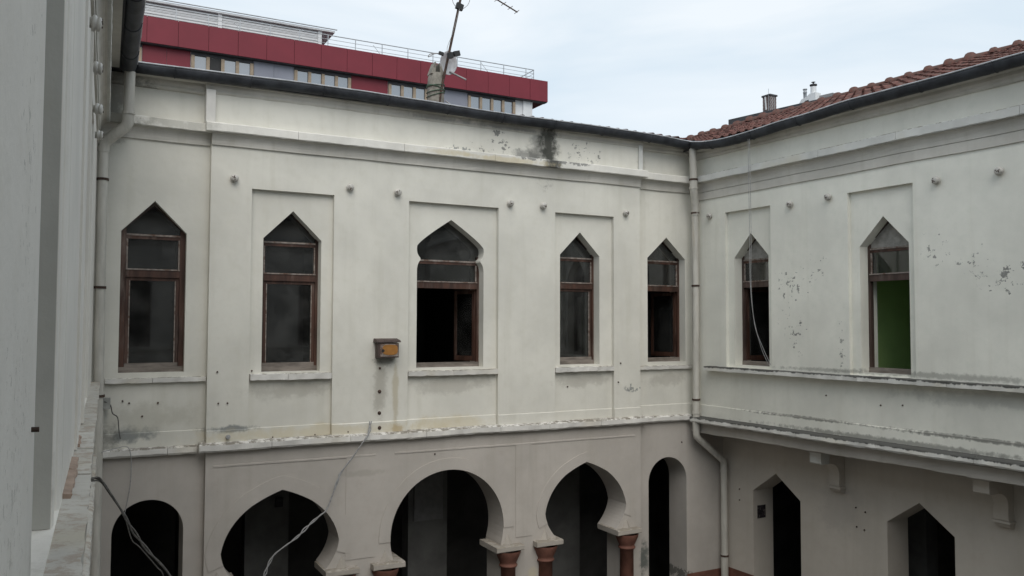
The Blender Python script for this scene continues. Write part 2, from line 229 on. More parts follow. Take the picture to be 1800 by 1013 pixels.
# ------------------------------------------------------------------ mesh helpers
class MB:
    def __init__(s): s.v = []; s.f = []; s.smooth = []
    def add(s, vs, fs, sm=False):
        k = len(s.v); s.v += [tuple(p) for p in vs]; s.f += [tuple(i+k for i in f) for f in fs]; s.smooth += [sm]*len(fs); return s
    def box(s, x0, x1, y0, y1, z0, z1):
        v = [(x, y, z) for z in (z0, z1) for y in (y0, y1) for x in (x0, x1)]
        return s.add(v, [(0, 2, 3, 1), (4, 5, 7, 6), (0, 1, 5, 4), (2, 6, 7, 3), (0, 4, 6, 2), (1, 3, 7, 5)])
    def obox(s, c, ax, ay, az, hx, hy, hz):
        v = [Vector(c)+ax*x*hx+ay*y*hy+az*z*hz for z in (-1, 1) for y in (-1, 1) for x in (-1, 1)]
        return s.add(v, [(0, 2, 3, 1), (4, 5, 7, 6), (0, 1, 5, 4), (2, 6, 7, 3), (0, 4, 6, 2), (1, 3, 7, 5)])
    def plate(s, outer, holes, d0, d1):
        """vertical slab in the u-z plane between depths d0 (front) and d1 (back), with openings"""
        loops = [outer] + list(holes)
        flat = [p for l in loops for p in l]; n = len(flat)
        tris = tessellate_polygon([[Vector((p[0], p[1], 0)) for p in l] for l in loops])
        v = [(p[0], d0, p[1]) for p in flat] + [(p[0], d1, p[1]) for p in flat]
        f = []
        for t in tris:
            a, b, c = (Vector((flat[i][0], flat[i][1])) for i in t)
            cr = (b-a).x*(c-a).y - (b-a).y*(c-a).x
            if abs(cr) < 1e-9: continue
            t = tuple(t) if cr > 0 else (t[0], t[2], t[1])
            f.append(t); f.append(tuple(i+n for i in reversed(t)))
        k = 0
        for li, l in enumerate(loops):
            ar = sum(l[i][0]*l[(i+1) % len(l)][1] - l[(i+1) % len(l)][0]*l[i][1] for i in range(len(l)))
            for i in range(len(l)):
                a, b = k+i, k+(i+1) % len(l)
                if (ar > 0) == (li == 0): f.append((b, a, a+n, b+n))
                else: f.append((a, b, b+n, a+n))
            k += len(l)
        return s.add(v, f)
    def prism(s, poly, axis, a0, a1):
        """closed polygon swept along an axis; poly pairs are (y,z) for axis x, (x,y) for z, (x,z) for y"""
        n = len(poly)
        mk = {'x': lambda p, a: (a, p[0], p[1]), 'y': lambda p, a: (p[0], a, p[1]), 'z': lambda p, a: (p[0], p[1], a)}[axis]
        v = [mk(p, a0) for p in poly] + [mk(p, a1) for p in poly]
        f = [(i, (i+1) % n, (i+1) % n+n, i+n) for i in range(n)] + [tuple(range(n-1, -1, -1)), tuple(range(n, 2*n))]
        return s.add(v, f)
    def tube(s, pts, r, seg=8, cap=True, rr=None):
        pts = [Vector(p) for p in pts]; n = len(pts); rings = []
        t0 = (pts[1]-pts[0]).normalized(); a = t0.orthogonal().normalized()
        for i in range(n):
            t = ((pts[min(i+1, n-1)]-pts[i]).normalized() + (pts[i]-pts[max(i-1, 0)]).normalized())
            t = t.normalized() if t.length > 1e-6 else t0
            a = (a - t*a.dot(t)).normalized(); b = t.cross(a)
            q = rr[i] if rr else r
            rings.append([pts[i]+(a*cos(2*pi*k/seg)+b*sin(2*pi*k/seg))*q for k in range(seg)])
        v = [p for g in rings for p in g]
        f = [(i*seg+k, i*seg+(k+1) % seg, (i+1)*seg+(k+1) % seg, (i+1)*seg+k) for i in range(n-1) for k in range(seg)]
        s.add(v, f, True)
        if cap: s.add(rings[0], [tuple(range(seg-1, -1, -1))]); s.add(rings[-1], [tuple(range(seg))])
        return s
    def lathe(s, prof, axis_o, ax, seg=16, sm=True):
        ax = Vector(ax).normalized(); a = ax.orthogonal().normalized(); b = ax.cross(a); o = Vector(axis_o); n = len(prof)
        v = [o+ax*h+(a*cos(2*pi*k/seg)+b*sin(2*pi*k/seg))*r for (r, h) in prof for k in range(seg)]
        f = [(i*seg+k, i*seg+(k+1) % seg, (i+1)*seg+(k+1) % seg, (i+1)*seg+k) for i in range(n-1) for k in range(seg)]
        return s.add(v, f, sm)
    def ledge(s, prof, u0, u1, step=0.09, jit=0.006, amp=0.012, seed=0.0, fixed=()):
        """a worn, slightly wavy run of moulding: closed (d,z) profile swept along u; indices in fixed stay put"""
        n = len(prof); k = max(1, int(round((u1-u0)/step)))
        v = []
        for i in range(k+1):
            u = u0+(u1-u0)*i/k
            for j, (d, z) in enumerate(prof):
                if j in fixed: v.append((u, d, z)); continue
                w1 = pnoise(Vector((u*0.8+seed, 3.1, seed)))*amp; w2 = pnoise(Vector((u*9+seed, j*2.3, 7.7)))*jit
                w3 = pnoise(Vector((u*11+seed, j*1.7, 2.2)))*jit
                v.append((u, d+w2, z+w1+w3))
        f = [(i*n+j, i*n+(j+1) % n, (i+1)*n+(j+1) % n, (i+1)*n+j) for i in range(k) for j in range(n)]
        f += [tuple(range(n-1, -1, -1)), tuple(range(k*n, k*n+n))]
        return s.add(v, f)
    def mesh(s, name):
        me = bpy.data.meshes.new(name); me.from_pydata(s.v, [], s.f)
        me.polygons.foreach_set('use_smooth', s.smooth)
        bm = bmesh.new(); bm.from_mesh(me); bmesh.ops.recalc_face_normals(bm, faces=bm.faces[:]); bm.to_mesh(me); bm.free(); me.update()
        return me
    def build(s, name, mat, parent=None, matrix=None):
        me = s.mesh(name); me.materials.append(mat)
        o = bpy.data.objects.new(name, me); COL.objects.link(o)
        if parent: o.parent = parent
        if matrix is not None: o.matrix_local = matrix
        return o
def bx(name, mat, parent, *a): return MB().box(*a).build(name, mat, parent)
def tag(o, label=None, cat=None, group=None, kind=None):
    for k, v in (('label', label), ('category', cat), ('group', group), ('kind', kind)):
        if v: o[k] = v
    return o
def empty(name, loc, rz=0.0, label=None, cat=None, group=None, kind=None):
    o = bpy.data.objects.new(name, None); COL.objects.link(o); o.location = loc; o.rotation_euler = (0, 0, rz); o.empty_display_size = 0.2
    return tag(o, label, cat, group, kind)
def link_copy(src, name, parent, matrix):
    o = bpy.data.objects.new(name, src); COL.objects.link(o); o.parent = parent; o.matrix_local = matrix; return o

# wing frames: local x runs right along the wall seen from the courtyard, local y runs into the building, z = 0 at eye height
ANG_B, ANG_R, ANG_L = 0.0, radians(-88.2), radians(88.1)
O_B, O_R, O_L = Vector((0, 12, Z0)), Vector((10.22, 12, Z0)), Vector((0.25, 12, Z0))
MAT_B = Matrix.Translation(O_B); MAT_R = Matrix.Translation(O_R) @ Matrix.Rotation(ANG_R, 4, 'Z'); MAT_L = Matrix.Translation(O_L) @ Matrix.Rotation(ANG_L, 4, 'Z')
back = empty('courtyard_wing', O_B, ANG_B, 'cream plastered wing facing the camera with five pointed windows above five arches', 'building', 'wings of the courtyard building')
right = empty('courtyard_wing', O_R, ANG_R, 'cream wing at right under a red tiled roof, upper floor overhanging on brackets', 'building', 'wings of the courtyard building')
left = empty('courtyard_wing', O_L, ANG_L, 'pale wing wall seen edge-on along the left side, close to the camera', 'building', 'wings of the courtyard building')

# ------------------------------------------------------------------ ground
g = MB().box(-1500, 1500, -1500, 1500, -0.5, -0.012).build('ground', M_GROUND); tag(g, kind='structure')
g = MB().box(-0.5, 11.6, -14, 14, -0.008, 0.0).build('courtyard_paving', M_PAVE); tag(g, kind='structure')

# ------------------------------------------------------------------ outlines of openings
def pointed(uc, h, zb, zs, zp): return [(uc-h, zb), (uc+h, zb), (uc+h, zs), (uc, zp), (uc-h, zs)]
def mirror(half, uc): return [(uc+x, z) for x, z in half] + [(uc-x, z) for x, z in reversed(half) if x > 1e-6]
def bez(p0, p1, p2, n):
    return [((1-t)**2*p0[0]+2*t*(1-t)*p1[0]+t*t*p2[0], (1-t)**2*p0[1]+2*t*(1-t)*p1[1]+t*t*p2[1]) for t in [i/n for i in range(n+1)]]
def round_arch(uc, h, zb, zt):
    return mirror([(h, zb)] + [(h*cos(a), zt-h+h*sin(a)) for a in [i*pi/2/14 for i in range(15)]], uc)
def lobed(uc):
    hf = [(0.575, -0.68), (0.575, 0.78)] + bez((0.575, 0.80), (0.58, 0.94), (0.515, 1.00), 6)[0:] + bez((0.52, 1.03), (0.59, 1.10), (0.575, 1.20), 6) + bez((0.57, 1.225), (0.50, 1.33), (0.0, 1.655), 8)[:-1] + [(0, 1.655)]
    return mirror(hf, uc)
def onion(uc, hw, zw, hn, zn, zp, hj, zb):
    """pointed horseshoe: jamb hj below the capital, neck hn at zn, widest hw at zw, peak zp"""
    hf = [(hj, zb), (hj, zn-0.07), (hn, zn-0.06)] + bez((hn, zn), (hw*0.97, zw-0.22), (hw, zw), 8) + bez((hw, zw), (hw*0.93, zw+0.36), (hw*0.52, zw+0.60), 8)[1:] + bez((hw*0.52, zw+0.60), (hw*0.27, zp-0.07), (0.0, zp), 6)[1:]
    return mirror(hf, uc)
def horseshoe(uc, r, zc, hn, zn, hj, zb):
    a0 = -0.30
    hf = [(hj, zb), (hj, zn-0.07), (hn, zn-0.06)] + bez((hn, zn), (r*cos(a0)-0.005, zc+r*sin(a0)-0.14), (r*cos(a0), zc+r*sin(a0)), 5)[:-1] + [(r*cos(a), zc+r*sin(a)) for a in [a0+(pi/2-a0)*i/22 for i in range(23)]]
    return mirror(hf, uc)

W1 = pointed(0.962, 0.405, -0.655, 1.225, 1.645); W5 = pointed(9.622, 0.435, -0.675, 1.215, 1.605)
W2 = pointed(2.795, 0.415, -0.685, 1.215, 1.625); W3 = lobed(5.285); W4 = pointed(7.705, 0.402, -0.685, 1.19, 1.590)
A1 = round_arch(0.962, 0.437, -6.0, -2.335); A5 = round_arch(9.625, 0.435, -6.0, -2.40)
A2 = onion(2.685, 0.82, -3.13, 0.63, -3.53, -2.335, 0.80, -6.0); A3 = horseshoe(5.245, 0.955, -3.215, 0.80, -3.54, 0.93, -6.0)
A4 = onion(7.790, 0.816, -3.12, 0.585, -3.55, -2.330, 0.79, -6.0)

def rect(u0, u1, z0, z1): return [(u0, z0), (u1, z0), (u1, z1), (u0, z1)]
CL, CR = 1.65, 8.93          # central projection of the back wing
UR = 11.02                   # right end of its lower wall
# ------------------------------------------------------------------ back wing: walls
MB().plate(rect(-0.6, CL, -1.70, 3.33), [W1], 0, 0.45).build('upper_wall', M_UP_B, back)
MB().plate(rect(CR, 10.9, -1.70, 3.33), [W5], 0, 0.45).build('upper_wall', M_UP_B, back)
MB().plate(rect(CL, CR, -1.70, 3.33), [W2, W3, W4], -0.05, 0.45).build('upper_wall', M_UP_B, back)
PB = [(2.20, 3.376), (4.545, 6.093), (7.166, 8.366)]
MB().plate(rect(CL, CR, -1.70, 3.33), [rect(a, b, -1.625, 1.895) for a, b in PB], -0.12, -0.05).build('wall_facing', M_UP_B, back)
edges = [CL] + [x for p in PB for x in p] + [CR]
for i in range(len(edges)-1):
    dd = -0.050 if i % 2 else -0.12
    MB().ledge([(dd-0.013, -1.66), (dd-0.011, -1.462), (dd+0.004, -1.452), (dd+0.004, -1.66)], edges[i]+0.003, edges[i+1]-0.003, 0.15, 0.004, 0.006, i*3.3, (2, 3)).build('plinth', M_UP_B, back)
for a, b in ((0.2, CL-0.004), (CR+0.004, 10.3)):
    MB().ledge([(-0.013, -1.66), (-0.011, -1.45), (0.004, -1.44), (0.004, -1.66)], a, b, 0.15, 0.004, 0.006, a, (2, 3)).build('plinth', M_UP_B, back)
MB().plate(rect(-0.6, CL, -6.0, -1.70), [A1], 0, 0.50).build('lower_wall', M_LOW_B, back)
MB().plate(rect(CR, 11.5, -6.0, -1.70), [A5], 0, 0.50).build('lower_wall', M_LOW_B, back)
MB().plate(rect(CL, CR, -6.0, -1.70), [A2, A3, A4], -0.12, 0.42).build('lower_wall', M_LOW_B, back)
# raised bands round the arches
def offset_arch(arch, uc, k, zmin):
    pts = [p for p in arch if p[1] > zmin]
    zc = sum(p[1] for p in pts)/len(pts); o_ = []
    for i, p in enumerate(pts):
        a = pts[max(i-1, 0)]; b = pts[min(i+1, len(pts)-1)]
        t = Vector((b[0]-a[0], b[1]-a[1])).normalized(); nrm = Vector((t.y, -t.x))
        if nrm.dot(Vector((p[0]-uc, p[1]-zc))) < 0: nrm = -nrm
        o_.append((p[0]+nrm.x*k, p[1]+nrm.y*k))
    return pts, o_
for arch, uc, k in ((A2, 2.685, 0.20), (A3, 5.245, 0.18), (A4, 7.79, 0.17)):
    ip, op = offset_arch(arch, uc, k, -3.30)
    MB().plate(ip + op[::-1], [], -0.1295, -0.118).build('arch_band', M_LOW_B, back)
for a, b in ((3.60, 4.05), (6.42, 6.72)):
    MB().plate(rect(a, b, -3.44, -1.96), [], -0.128, -0.118).build('spandrel_panel', M_LOW_B, back)
for a, b in ((1.75, 4.05), (4.35, 8.80)):
    MB().ledge([(-0.129, -1.955), (-0.129, -1.935), (-0.118, -1.930), (-0.118, -1.958)], a, b, 0.1, 0.003, 0.008, a, (2, 3)).build('thin_moulding', M_LOW_B, back)
# sills
def sill(parent, u0, u1, dface, proud, z0, z1, mat, seed, seg=None, din=0.0):
    cuts = [u0]
    while seg and cuts[-1]+seg*1.5 < u1: cuts.append(cuts[-1]+seg*random.uniform(0.7, 1.25))
    cuts.append(u1)
    for i in range(len(cuts)-1):
        a, b = cuts[i]+0.003, cuts[i+1]-0.003
        MB().ledge([(dface-proud, z0), (dface-proud-0.004, z1-0.012), (dface+din, z1+0.006), (dface+din, z0-0.004)], a, b, 0.05, 0.009, 0.008, seed+i*5.1, (2, 3)).build('sill_slab', mat, parent)
sill(back, 2.215, 3.368, -0.05, 0.085, -0.790, -0.700, M_LEDGE, 1.0, 0.55, 0.14)
sill(back, 4.553, 6.085, -0.05, 0.085, -0.795, -0.712, M_LEDGE, 2.0, 0.75, 0.14)
sill(back, 7.172, 8.360, -0.05, 0.085, -0.798, -0.712, M_LEDGE, 3.0, 0.7, 0.14)
sill(back, 0.40, 1.645, 0.0, 0.06, -0.785, -0.715, M_LEDGE, 4.0, 0.6, 0.14)
sill(back, 8.936, 10.20, 0.0, 0.06, -0.80, -0.73, M_LEDGE, 5.0, 0.7, 0.14)
# string course between the storeys
def course(parent, u0, u1, dface, proud, z0, z1, mat, seed, seg, name='ledge_slab'):
    cuts = [u0]
    while cuts[-1]+seg*1.4 < u1: cuts.append(cuts[-1]+seg*random.uniform(0.75, 1.2))
    cuts.append(u1)
    for i in range(len(cuts)-1):
        MB().ledge([(dface-proud+0.02, z0), (dface-proud, z0+0.025), (dface-proud, z1-0.015), (dface-proud+0.02, z1), (dface+0.03, z1+0.016), (dface+0.03, z0)], cuts[i]+0.003, cuts[i+1]-0.003, 0.05, 0.009, 0.012, seed, (4, 5)).build(name, mat, parent)
course(back, 0.26, CL-0.105, 0.0, 0.09, -1.755, -1.650, M_LEDGE, 11.0, 0.9)
course(back, CL-0.10, CR+0.10, -0.12, 0.10, -1.735, -1.625, M_LEDGE, 12.0, 1.15)
course(back, CR+0.105, 10.12, 0.0, 0.09, -1.755, -1.650, M_LEDGE, 13.0, 0.9)
# cornice
def cornice(parent, u0, u1, dface, mat_m, mat_b, seed, ext=0.0, second=False, zo=0.0):
    cove = [(dface+0.01, 2.46+zo), (dface-0.028, 2.46+zo), (dface-0.030, 2.485+zo)] + [(dface-0.030-0.075*(1-cos(t)), 2.485+zo+0.13*sin(t)) for t in [pi/2*i/6 for i in range(1, 7)]] + [(dface-0.105, 2.66+zo), (dface+0.01, 2.66+zo)]
    MB().ledge(cove, u0, u1, 0.25, 0.003, 0.010, seed, (0, len(cove)-1)).build('cornice_moulding', mat_m, parent)
    if second: MB().ledge([(dface-0.022, 2.315+zo), (dface-0.020, 2.455+zo), (dface+0.01, 2.458+zo), (dface+0.01, 2.31+zo)], u0, u1, 0.25, 0.003, 0.010, seed, (2, 3)).build('cornice_fillet', mat_m, parent)
    cuts = [u0-ext]
    while cuts[-1]+2.0 < u1+ext: cuts.append(cuts[-1]+random.uniform(1.2, 1.7))
    cuts.append(u1+ext)
    for i in range(len(cuts)-1):
        MB().ledge([(dface-0.135, 2.625+zo), (dface-0.142, 2.635+zo), (dface-0.140, 2.738+zo), (dface-0.125, 2.750+zo), (dface+0.01, 2.772+zo), (dface+0.01, 2.625+zo)], cuts[i]+0.0025, cuts[i+1]-0.0025, 0.07, 0.006, 0.010, seed, (4, 5)).build('cornice_block', mat_b, parent)
cornice(back, 0.2, CL-0.003, 0.0, M_MOULD, M_BAND_B, 21.0)
cornice(back, CL, CR, -0.12, M_MOULD, M_BAND_B, 22.0, 0.09)
cornice(back, CR+0.003, 10.25, 0.0, M_MOULD, M_BAND_B, 23.0)
bx('frieze_strip', M_LEDGE, back, CL-0.085, CL+0.035, -0.175, 0.0, 2.765, 3.215)
bx('frieze_strip', M_BAND, back, CR-0.035, CR+0.05, -0.150, 0.0, 2.765, 3.215)
def eave(parent, u0, u1, dface, seed, proud=0.055):
    MB().ledge([(dface-proud+0.02, 3.17), (dface-proud, 3.195), (dface-proud, 3.225), (dface-proud-0.02, 3.26), (dface-proud-0.02, 3.31), (dface+0.01, 3.31), (dface+0.01, 3.165)], u0, u1, 0.12, 0.006, 0.014, seed, (5, 6)).build('eave_moulding', M_MOULD_B if parent is back else M_MOULD, parent)
eave(back, 0.2, CL-0.09, 0.0, 31); eave(back, CL-0.09, CR+0.06, -0.12, 32, 0.02); eave(back, CR+0.06, 10.25, 0.0, 33)

# ------------------------------------------------------------------ columns of the arcade
def column(parent, uj, side, ztop=-3.53):
    """engaged column at the jamb of an arch; uj = neck edge of the arch, side = +1 when the pier lies to the right of the opening"""
    u_in = uj-side*0.035; u_out = uj+side*0.46
    a, b = min(u_in, u_out), max(u_in, u_out)
    c = MB()
    c.ledge([(-0.262, ztop-0.085), (-0.270, ztop-0.075), (-0.268, ztop-0.012), (-0.245, ztop), (0.36, ztop), (0.36, ztop-0.085)], a, b, 0.08, 0.004, 0.004, uj, (4, 5))
    cap = c.build('capital_slab', M_CAP, parent)
    uc = uj+side*0.235
    MB().add([(uc-0.085, -0.122, ztop), (uc+0.085, -0.122, ztop), (uc, -0.185, ztop), (uc, -0.121, ztop+0.17)], [(0, 2, 3), (2, 1, 3), (0, 1, 2), (0, 3, 1)]).build('leaf_spur', M_CAP, parent)
    r = 0.118; dc = -0.12-0.015
    prof = [(0.205, ztop-0.086), (0.200, ztop-0.13), (0.170, ztop-0.20), (0.140, ztop-0.265), (0.128, ztop-0.30), (0.143, ztop-0.305), (0.152, ztop-0.322), (0.143, ztop-0.340), (r, ztop-0.345), (r*1.03, ztop-1.2), (r*1.05, -5.75), (0.17, -5.73), (0.18, -6.0)]
    MB().lathe([(p[0], p[1]) for p in prof], (uc, dc, 0), (0, 0, 1), 24).build('column_shaft', M_TERRA, parent)
for uj, sd_ in ((2.685-0.63, -1), (2.685+0.63, 1), (5.245-0.80, -1), (5.245+0.80, 1), (7.79-0.585, -1), (7.79+0.585, 1)): column(back, uj, sd_)
# red-brown dado painted round the foot of the inner corner
MB().plate(rect(10.065, 10.93, -6.0, -4.555), [], -0.004, 0.002).build('painted_dado', M_TERRA, back)

# ------------------------------------------------------------------ windows
def bar(mb, p, q, wd, d0, d1):
    a, b = Vector((p[0], 0, p[1])), Vector((q[0], 0, q[1])); t = (b-a).normalized(); n = Vector((-t.z, 0, t.x))
    mb.obox((a+b)/2+Vector((0, (d0+d1)/2, 0)), t, Vector((0, 1, 0)), n, (b-a).length/2, (d1-d0)/2, wd/2)
def window(parent, uc, h, zb, zs, zp, df, glazed=True, top='glass', transom=0.68, open_leaf=None, lobe=False, wide=0.07, wood=None):
    """timber window set df deep in its reveal: frame, transom, upper light, lower sash and panes"""
    wdw = empty('window', (0, 0, 0)); wdw.parent = parent; wood = wood or M_WOOD
    ho = h+0.03                                       # frame laps behind the reveal
    for s in (-1, 1): bx('frame_jamb', wood, wdw, uc+s*ho-(wide if s > 0 else 0), uc+s*ho+(wide if s < 0 else 0), df, df+0.07, zb+0.03, zs+0.05)
    bx('bottom_rail', M_WOODG, wdw, uc-ho, uc+ho, df-0.008, df+0.075, zb-0.02, zb+0.075)
    m = MB().box(uc-ho+wide, uc+ho-wide, df-0.012, df+0.065, transom-0.06, transom+0.035); m.build('transom', wood, wdw)
    bx('transom_drip', M_PUTTY, wdw, uc-ho+wide, uc+ho-wide, df-0.022, df+0.02, transom+0.036, transom+0.054)
    zl = zs-0.035
    bx('upper_bar', M_PUTTY, wdw, uc-ho+wide, uc+ho-wide, df+0.002, df+0.05, zl-0.012, zl+0.012)
    bx('upper_rail', M_WOOD, wdw, uc-ho+wide, uc+ho-wide, df+0.012, df+0.055, zl-0.055, zl-0.013)
    for s in (-1, 1): bx('putty_bead', M_PUTTY, wdw, uc+s*(ho-wide-0.012)-0.009, uc+s*(ho-wide-0.012)+0.009, df+0.006, df+0.05, transom+0.055, zl-0.056)
    if lobe: MB().plate([(uc-ho, zl+0.013), (uc+ho, zl+0.013), (uc+ho, 1.30), (uc, zp+0.05), (uc-ho, 1.30)], [], df+0.026, df+0.03).build('pane', M_GLASS, wdw)
    else:
        for s in (-1, 1): f = MB(); bar(f, (uc+s*ho, zs+0.03), (uc-s*0.02, zp+0.03), wide*0.9, df+0.001+0.001*s, df+0.06+0.001*s); f.build('gable_frame', M_WOODD, wdw)
        mt = M_GLASS if top == 'glass' else top
        MB().plate([(uc-ho, zl+0.013), (uc+ho, zl+0.013), (uc+ho, zs+0.03), (uc, zp+0.05), (uc-ho, zs+0.03)], [], df+0.026, df+0.031).build('pane' if top == 'glass' else 'gable_board', mt, wdw)
    bx('pane', M_GLASS, wdw, uc-ho+wide, uc+ho-wide, df+0.03, df+0.034, transom+0.04, zl-0.03)
    a, b, c, d = uc-ho+wide, uc+ho-wide, zb+0.075, transom-0.06
    if glazed:
        k = 0.045
        bx('sash_stile', wood, wdw, a+0.004, a+k, df+0.015, df+0.055, c, d); bx('sash_stile', wood, wdw, b-k, b-0.004, df+0.015, df+0.055, c, d); bx('sash_top', wood, wdw, a+k, b-k, df+0.016, df+0.054, d-k, d)
        bx('sash_rail', M_WOODG, wdw, a+0.004, b-0.004, df+0.004, df+0.056, c, c+0.05)
        bx('putty_bead', M_PUTTY, wdw, a+k, a+k+0.012, df+0.010, df+0.05, c+0.05, d-k); bx('putty_bead', M_PUTTY, wdw, b-k-0.012, b-k, df+0.010, df+0.05, c+0.05, d-k)
        bx('pane', M_GLASS, wdw, a+k, b-k, df+0.03, df+0.034, c+0.05, d-k)
    if open_leaf:
        sgn, ang, wl = open_leaf                       # casement swung into the room
        hinge = Vector((a+0.01 if sgn < 0 else b-0.01, df+0.05, 0)); t = Vector((-sgn*cos(ang), sin(ang), 0)); n = Vector((-t.y, t.x, 0)); zc = (c+d)/2; hz = (d-c)/2-0.01
        s = MB(); Z = Vector((0, 0, 1))
        s.obox(hinge+t*0.025+Z*zc, t, n, Z, 0.025, 0.018, hz); s.obox(hinge+t*(wl-0.025)+Z*zc, t, n, Z, 0.025, 0.018, hz)
        s.obox(hinge+t*wl/2+Z*(d-0.04), t, n, Z, wl/2-0.05, 0.018, 0.03); s.obox(hinge+t*wl/2+Z*(c+0.05), t, n, Z, wl/2-0.05, 0.018, 0.04)
        s.build('open_casement', M_WOOD, wdw)
        MB().obox(hinge+t*wl/2+Z*zc, t, n, Z, wl/2-0.045, 0.003, hz-0.06).build('pane', M_GLASS, wdw)
    return wdw
window(back, 0.962, 0.405, -0.655, 1.225, 1.645, 0.10, wide=0.10)
window(back, 2.795, 0.415, -0.685, 1.215, 1.625, 0.12)
window(back, 5.285, 0.575, -0.68, 1.045, 1.655, 0.12, glazed=False, lobe=True, transom=0.63, open_leaf=(1, radians(74), 0.5))
window(back, 7.705, 0.402, -0.685, 1.19, 1.590, 0.13)
window(back, 9.622, 0.435, -0.675, 1.215, 1.605, 0.17, glazed=False, open_leaf=(1, radians(80), 0.6))

# ------------------------------------------------------------------ rooms behind the back wing
def room(parent, u0, u1, d0, d1, z0, z1, mat, parts=(), pmat=None, name='room_wall'):
    bx('room_floor', M_ROOMD, parent, u0, u1, d0, d1, z0-0.12, z0); bx('room_ceiling', mat, parent, u0, u1, d0, d1, z1, z1+0.1)
    bx(name, mat, parent, u0, u1, d1, d1+0.1, z0-0.12, z1+0.1)
    for u in (u0, u1): bx(name, mat, parent, u-0.1 if u == u0 else u, u if u == u0 else u+0.1, d0, d1+0.1, z0-0.12, z1+0.1)
    for u, da, db in parts: bx('partition', pmat or mat, parent, u-0.06, u+0.06, da, db, z0, z1)
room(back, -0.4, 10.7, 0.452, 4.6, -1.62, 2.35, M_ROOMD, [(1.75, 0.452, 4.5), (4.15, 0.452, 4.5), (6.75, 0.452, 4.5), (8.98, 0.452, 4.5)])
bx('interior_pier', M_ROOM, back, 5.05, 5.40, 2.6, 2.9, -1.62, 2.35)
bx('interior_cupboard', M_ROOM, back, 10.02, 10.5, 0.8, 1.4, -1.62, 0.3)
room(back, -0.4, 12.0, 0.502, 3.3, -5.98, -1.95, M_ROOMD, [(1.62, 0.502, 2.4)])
for u0, u1 in ((2.55, 3.25), (5.35, 6.10), (8.05, 8.95)):
    bx('gallery_pier', M_ROOM, back, u0, u1, 1.9, 2.2, -5.98, -1.95)
bx('meter_box', M_BLACK, back, 3.02, 3.14, 1.84, 1.9, -3.0, -2.86)
bx('notice_board', simple('notice_board_paint', (0.20, 0.20, 0.20), 0.6, 0.3, 0.1), back, 5.45, 6.0, 1.86, 1.9, -3.5, -2.65)

# ------------------------------------------------------------------ right wing
PR = [(0.872, 1.915), (3.435, 4.510), (6.12, 7.17), (8.7, 9.75)]
WR = [(1.415, 0.392), (3.990, 0.402), (6.645, 0.40), (9.225, 0.40)]
RW = [pointed(u, h, -0.70, 1.18, 1.595) for u, h in WR]
UE = 13.5
MB().plate(rect(-0.25, UE, -1.70, 3.22), RW, 0.065, 0.45).build('upper_wall', M_UP_R, right)
MB().plate(rect(-0.02, UE, -1.70, 3.22), [rect(a, b, -0.735, 2.005) for a, b in PR], 0.0, 0.065).build('wall_facing', M_UP_R, right)
MB().ledge([(-0.016, -1.70), (-0.014, -1.462), (0.004, -1.452), (0.004, -1.70)], 0.02, UE, 0.12, 0.004, 0.008, 41, (2, 3)).build('plinth', M_UP_R, right)
sill(right, 0.455, UE, 0.0, 0.15, -0.815, -0.735, M_LEDGE_R, 51, 1.3, 0.24)
course(right, 0.12, UE, 0.0, 0.19, -1.775, -1.675, M_LEDGE_R, 61, 1.5)
MB().ledge([(-0.035, -1.965), (-0.04, -1.955), (-0.035, -1.80), (0.0, -1.79), (0.12, -1.79), (0.12, -1.965)], -0.0, UE, 0.12, 0.008, 0.012, 71, (3, 4, 5)).build('soffit_beam', M_BEAM, right)
bx('soffit_board', M_SOFFIT, right, -0.1, UE, 0.122, 0.76, -1.958, -1.79)
cornice(right, 0.06, UE, 0.0, M_MOULD, M_BAND, 81, 0.0, True, -0.015)
MB().ledge([(-0.03, 3.06), (-0.05, 3.085), (-0.05, 3.11), (-0.075, 3.145), (-0.075, 3.2), (0.01, 3.2), (0.01, 3.055)], 0.0, UE, 0.12, 0.005, 0.014, 33, (5, 6)).build('eave_moulding', M_MOULD, right)
LD = 0.72                                              # the lower wall stands back under the overhang
AR = [pointed(u, 0.535, -6.0, -2.985, -2.605) for u in (1.315, 4.035, 6.9, 9.6)]
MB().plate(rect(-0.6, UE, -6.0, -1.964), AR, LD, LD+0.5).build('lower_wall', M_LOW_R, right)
MB().plate(rect(0.0, 0.78, -6.0, -4.51), [], LD-0.004, LD+0.002).build('painted_dado', M_TERRA, right)
for i, (u, h) in enumerate(WR):
    window(right, u, h, -0.70, 1.18, 1.595, 0.245, glazed=i > 1, top=M_ROOM if i > 1 else simple('gable_board_%s' % 'ab'[i], (0.30, 0.29, 0.27), 0.9, 0.2, 0.2), transom=0.72, open_leaf=(-1, radians(84), 0.55) if i == 0 else None, wood=M_WOODD)
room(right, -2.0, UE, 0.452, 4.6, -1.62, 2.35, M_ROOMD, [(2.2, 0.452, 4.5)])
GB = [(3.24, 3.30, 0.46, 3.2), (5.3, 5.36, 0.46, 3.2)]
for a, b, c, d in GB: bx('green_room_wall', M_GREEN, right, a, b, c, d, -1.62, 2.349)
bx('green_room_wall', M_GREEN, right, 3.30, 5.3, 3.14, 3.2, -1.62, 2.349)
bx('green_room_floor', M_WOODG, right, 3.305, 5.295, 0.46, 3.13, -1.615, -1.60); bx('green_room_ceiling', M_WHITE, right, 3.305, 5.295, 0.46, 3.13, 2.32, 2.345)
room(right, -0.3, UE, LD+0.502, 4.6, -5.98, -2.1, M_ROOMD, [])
bx('gallery_pier', M_ROOM, right, 2.7, 3.35, 1.9, 2.2, -5.98, -2.1)
bx('dark_plaque', simple('dark_print', (0.03, 0.025, 0.03), 0.4, 0.4, 0.6, 26.0, dark=(0.16, 0.14, 0.13), thr=(0.55, 0.6)), right, 0.7805, 0.792, 0.82, 1.02, -3.50, -3.27)
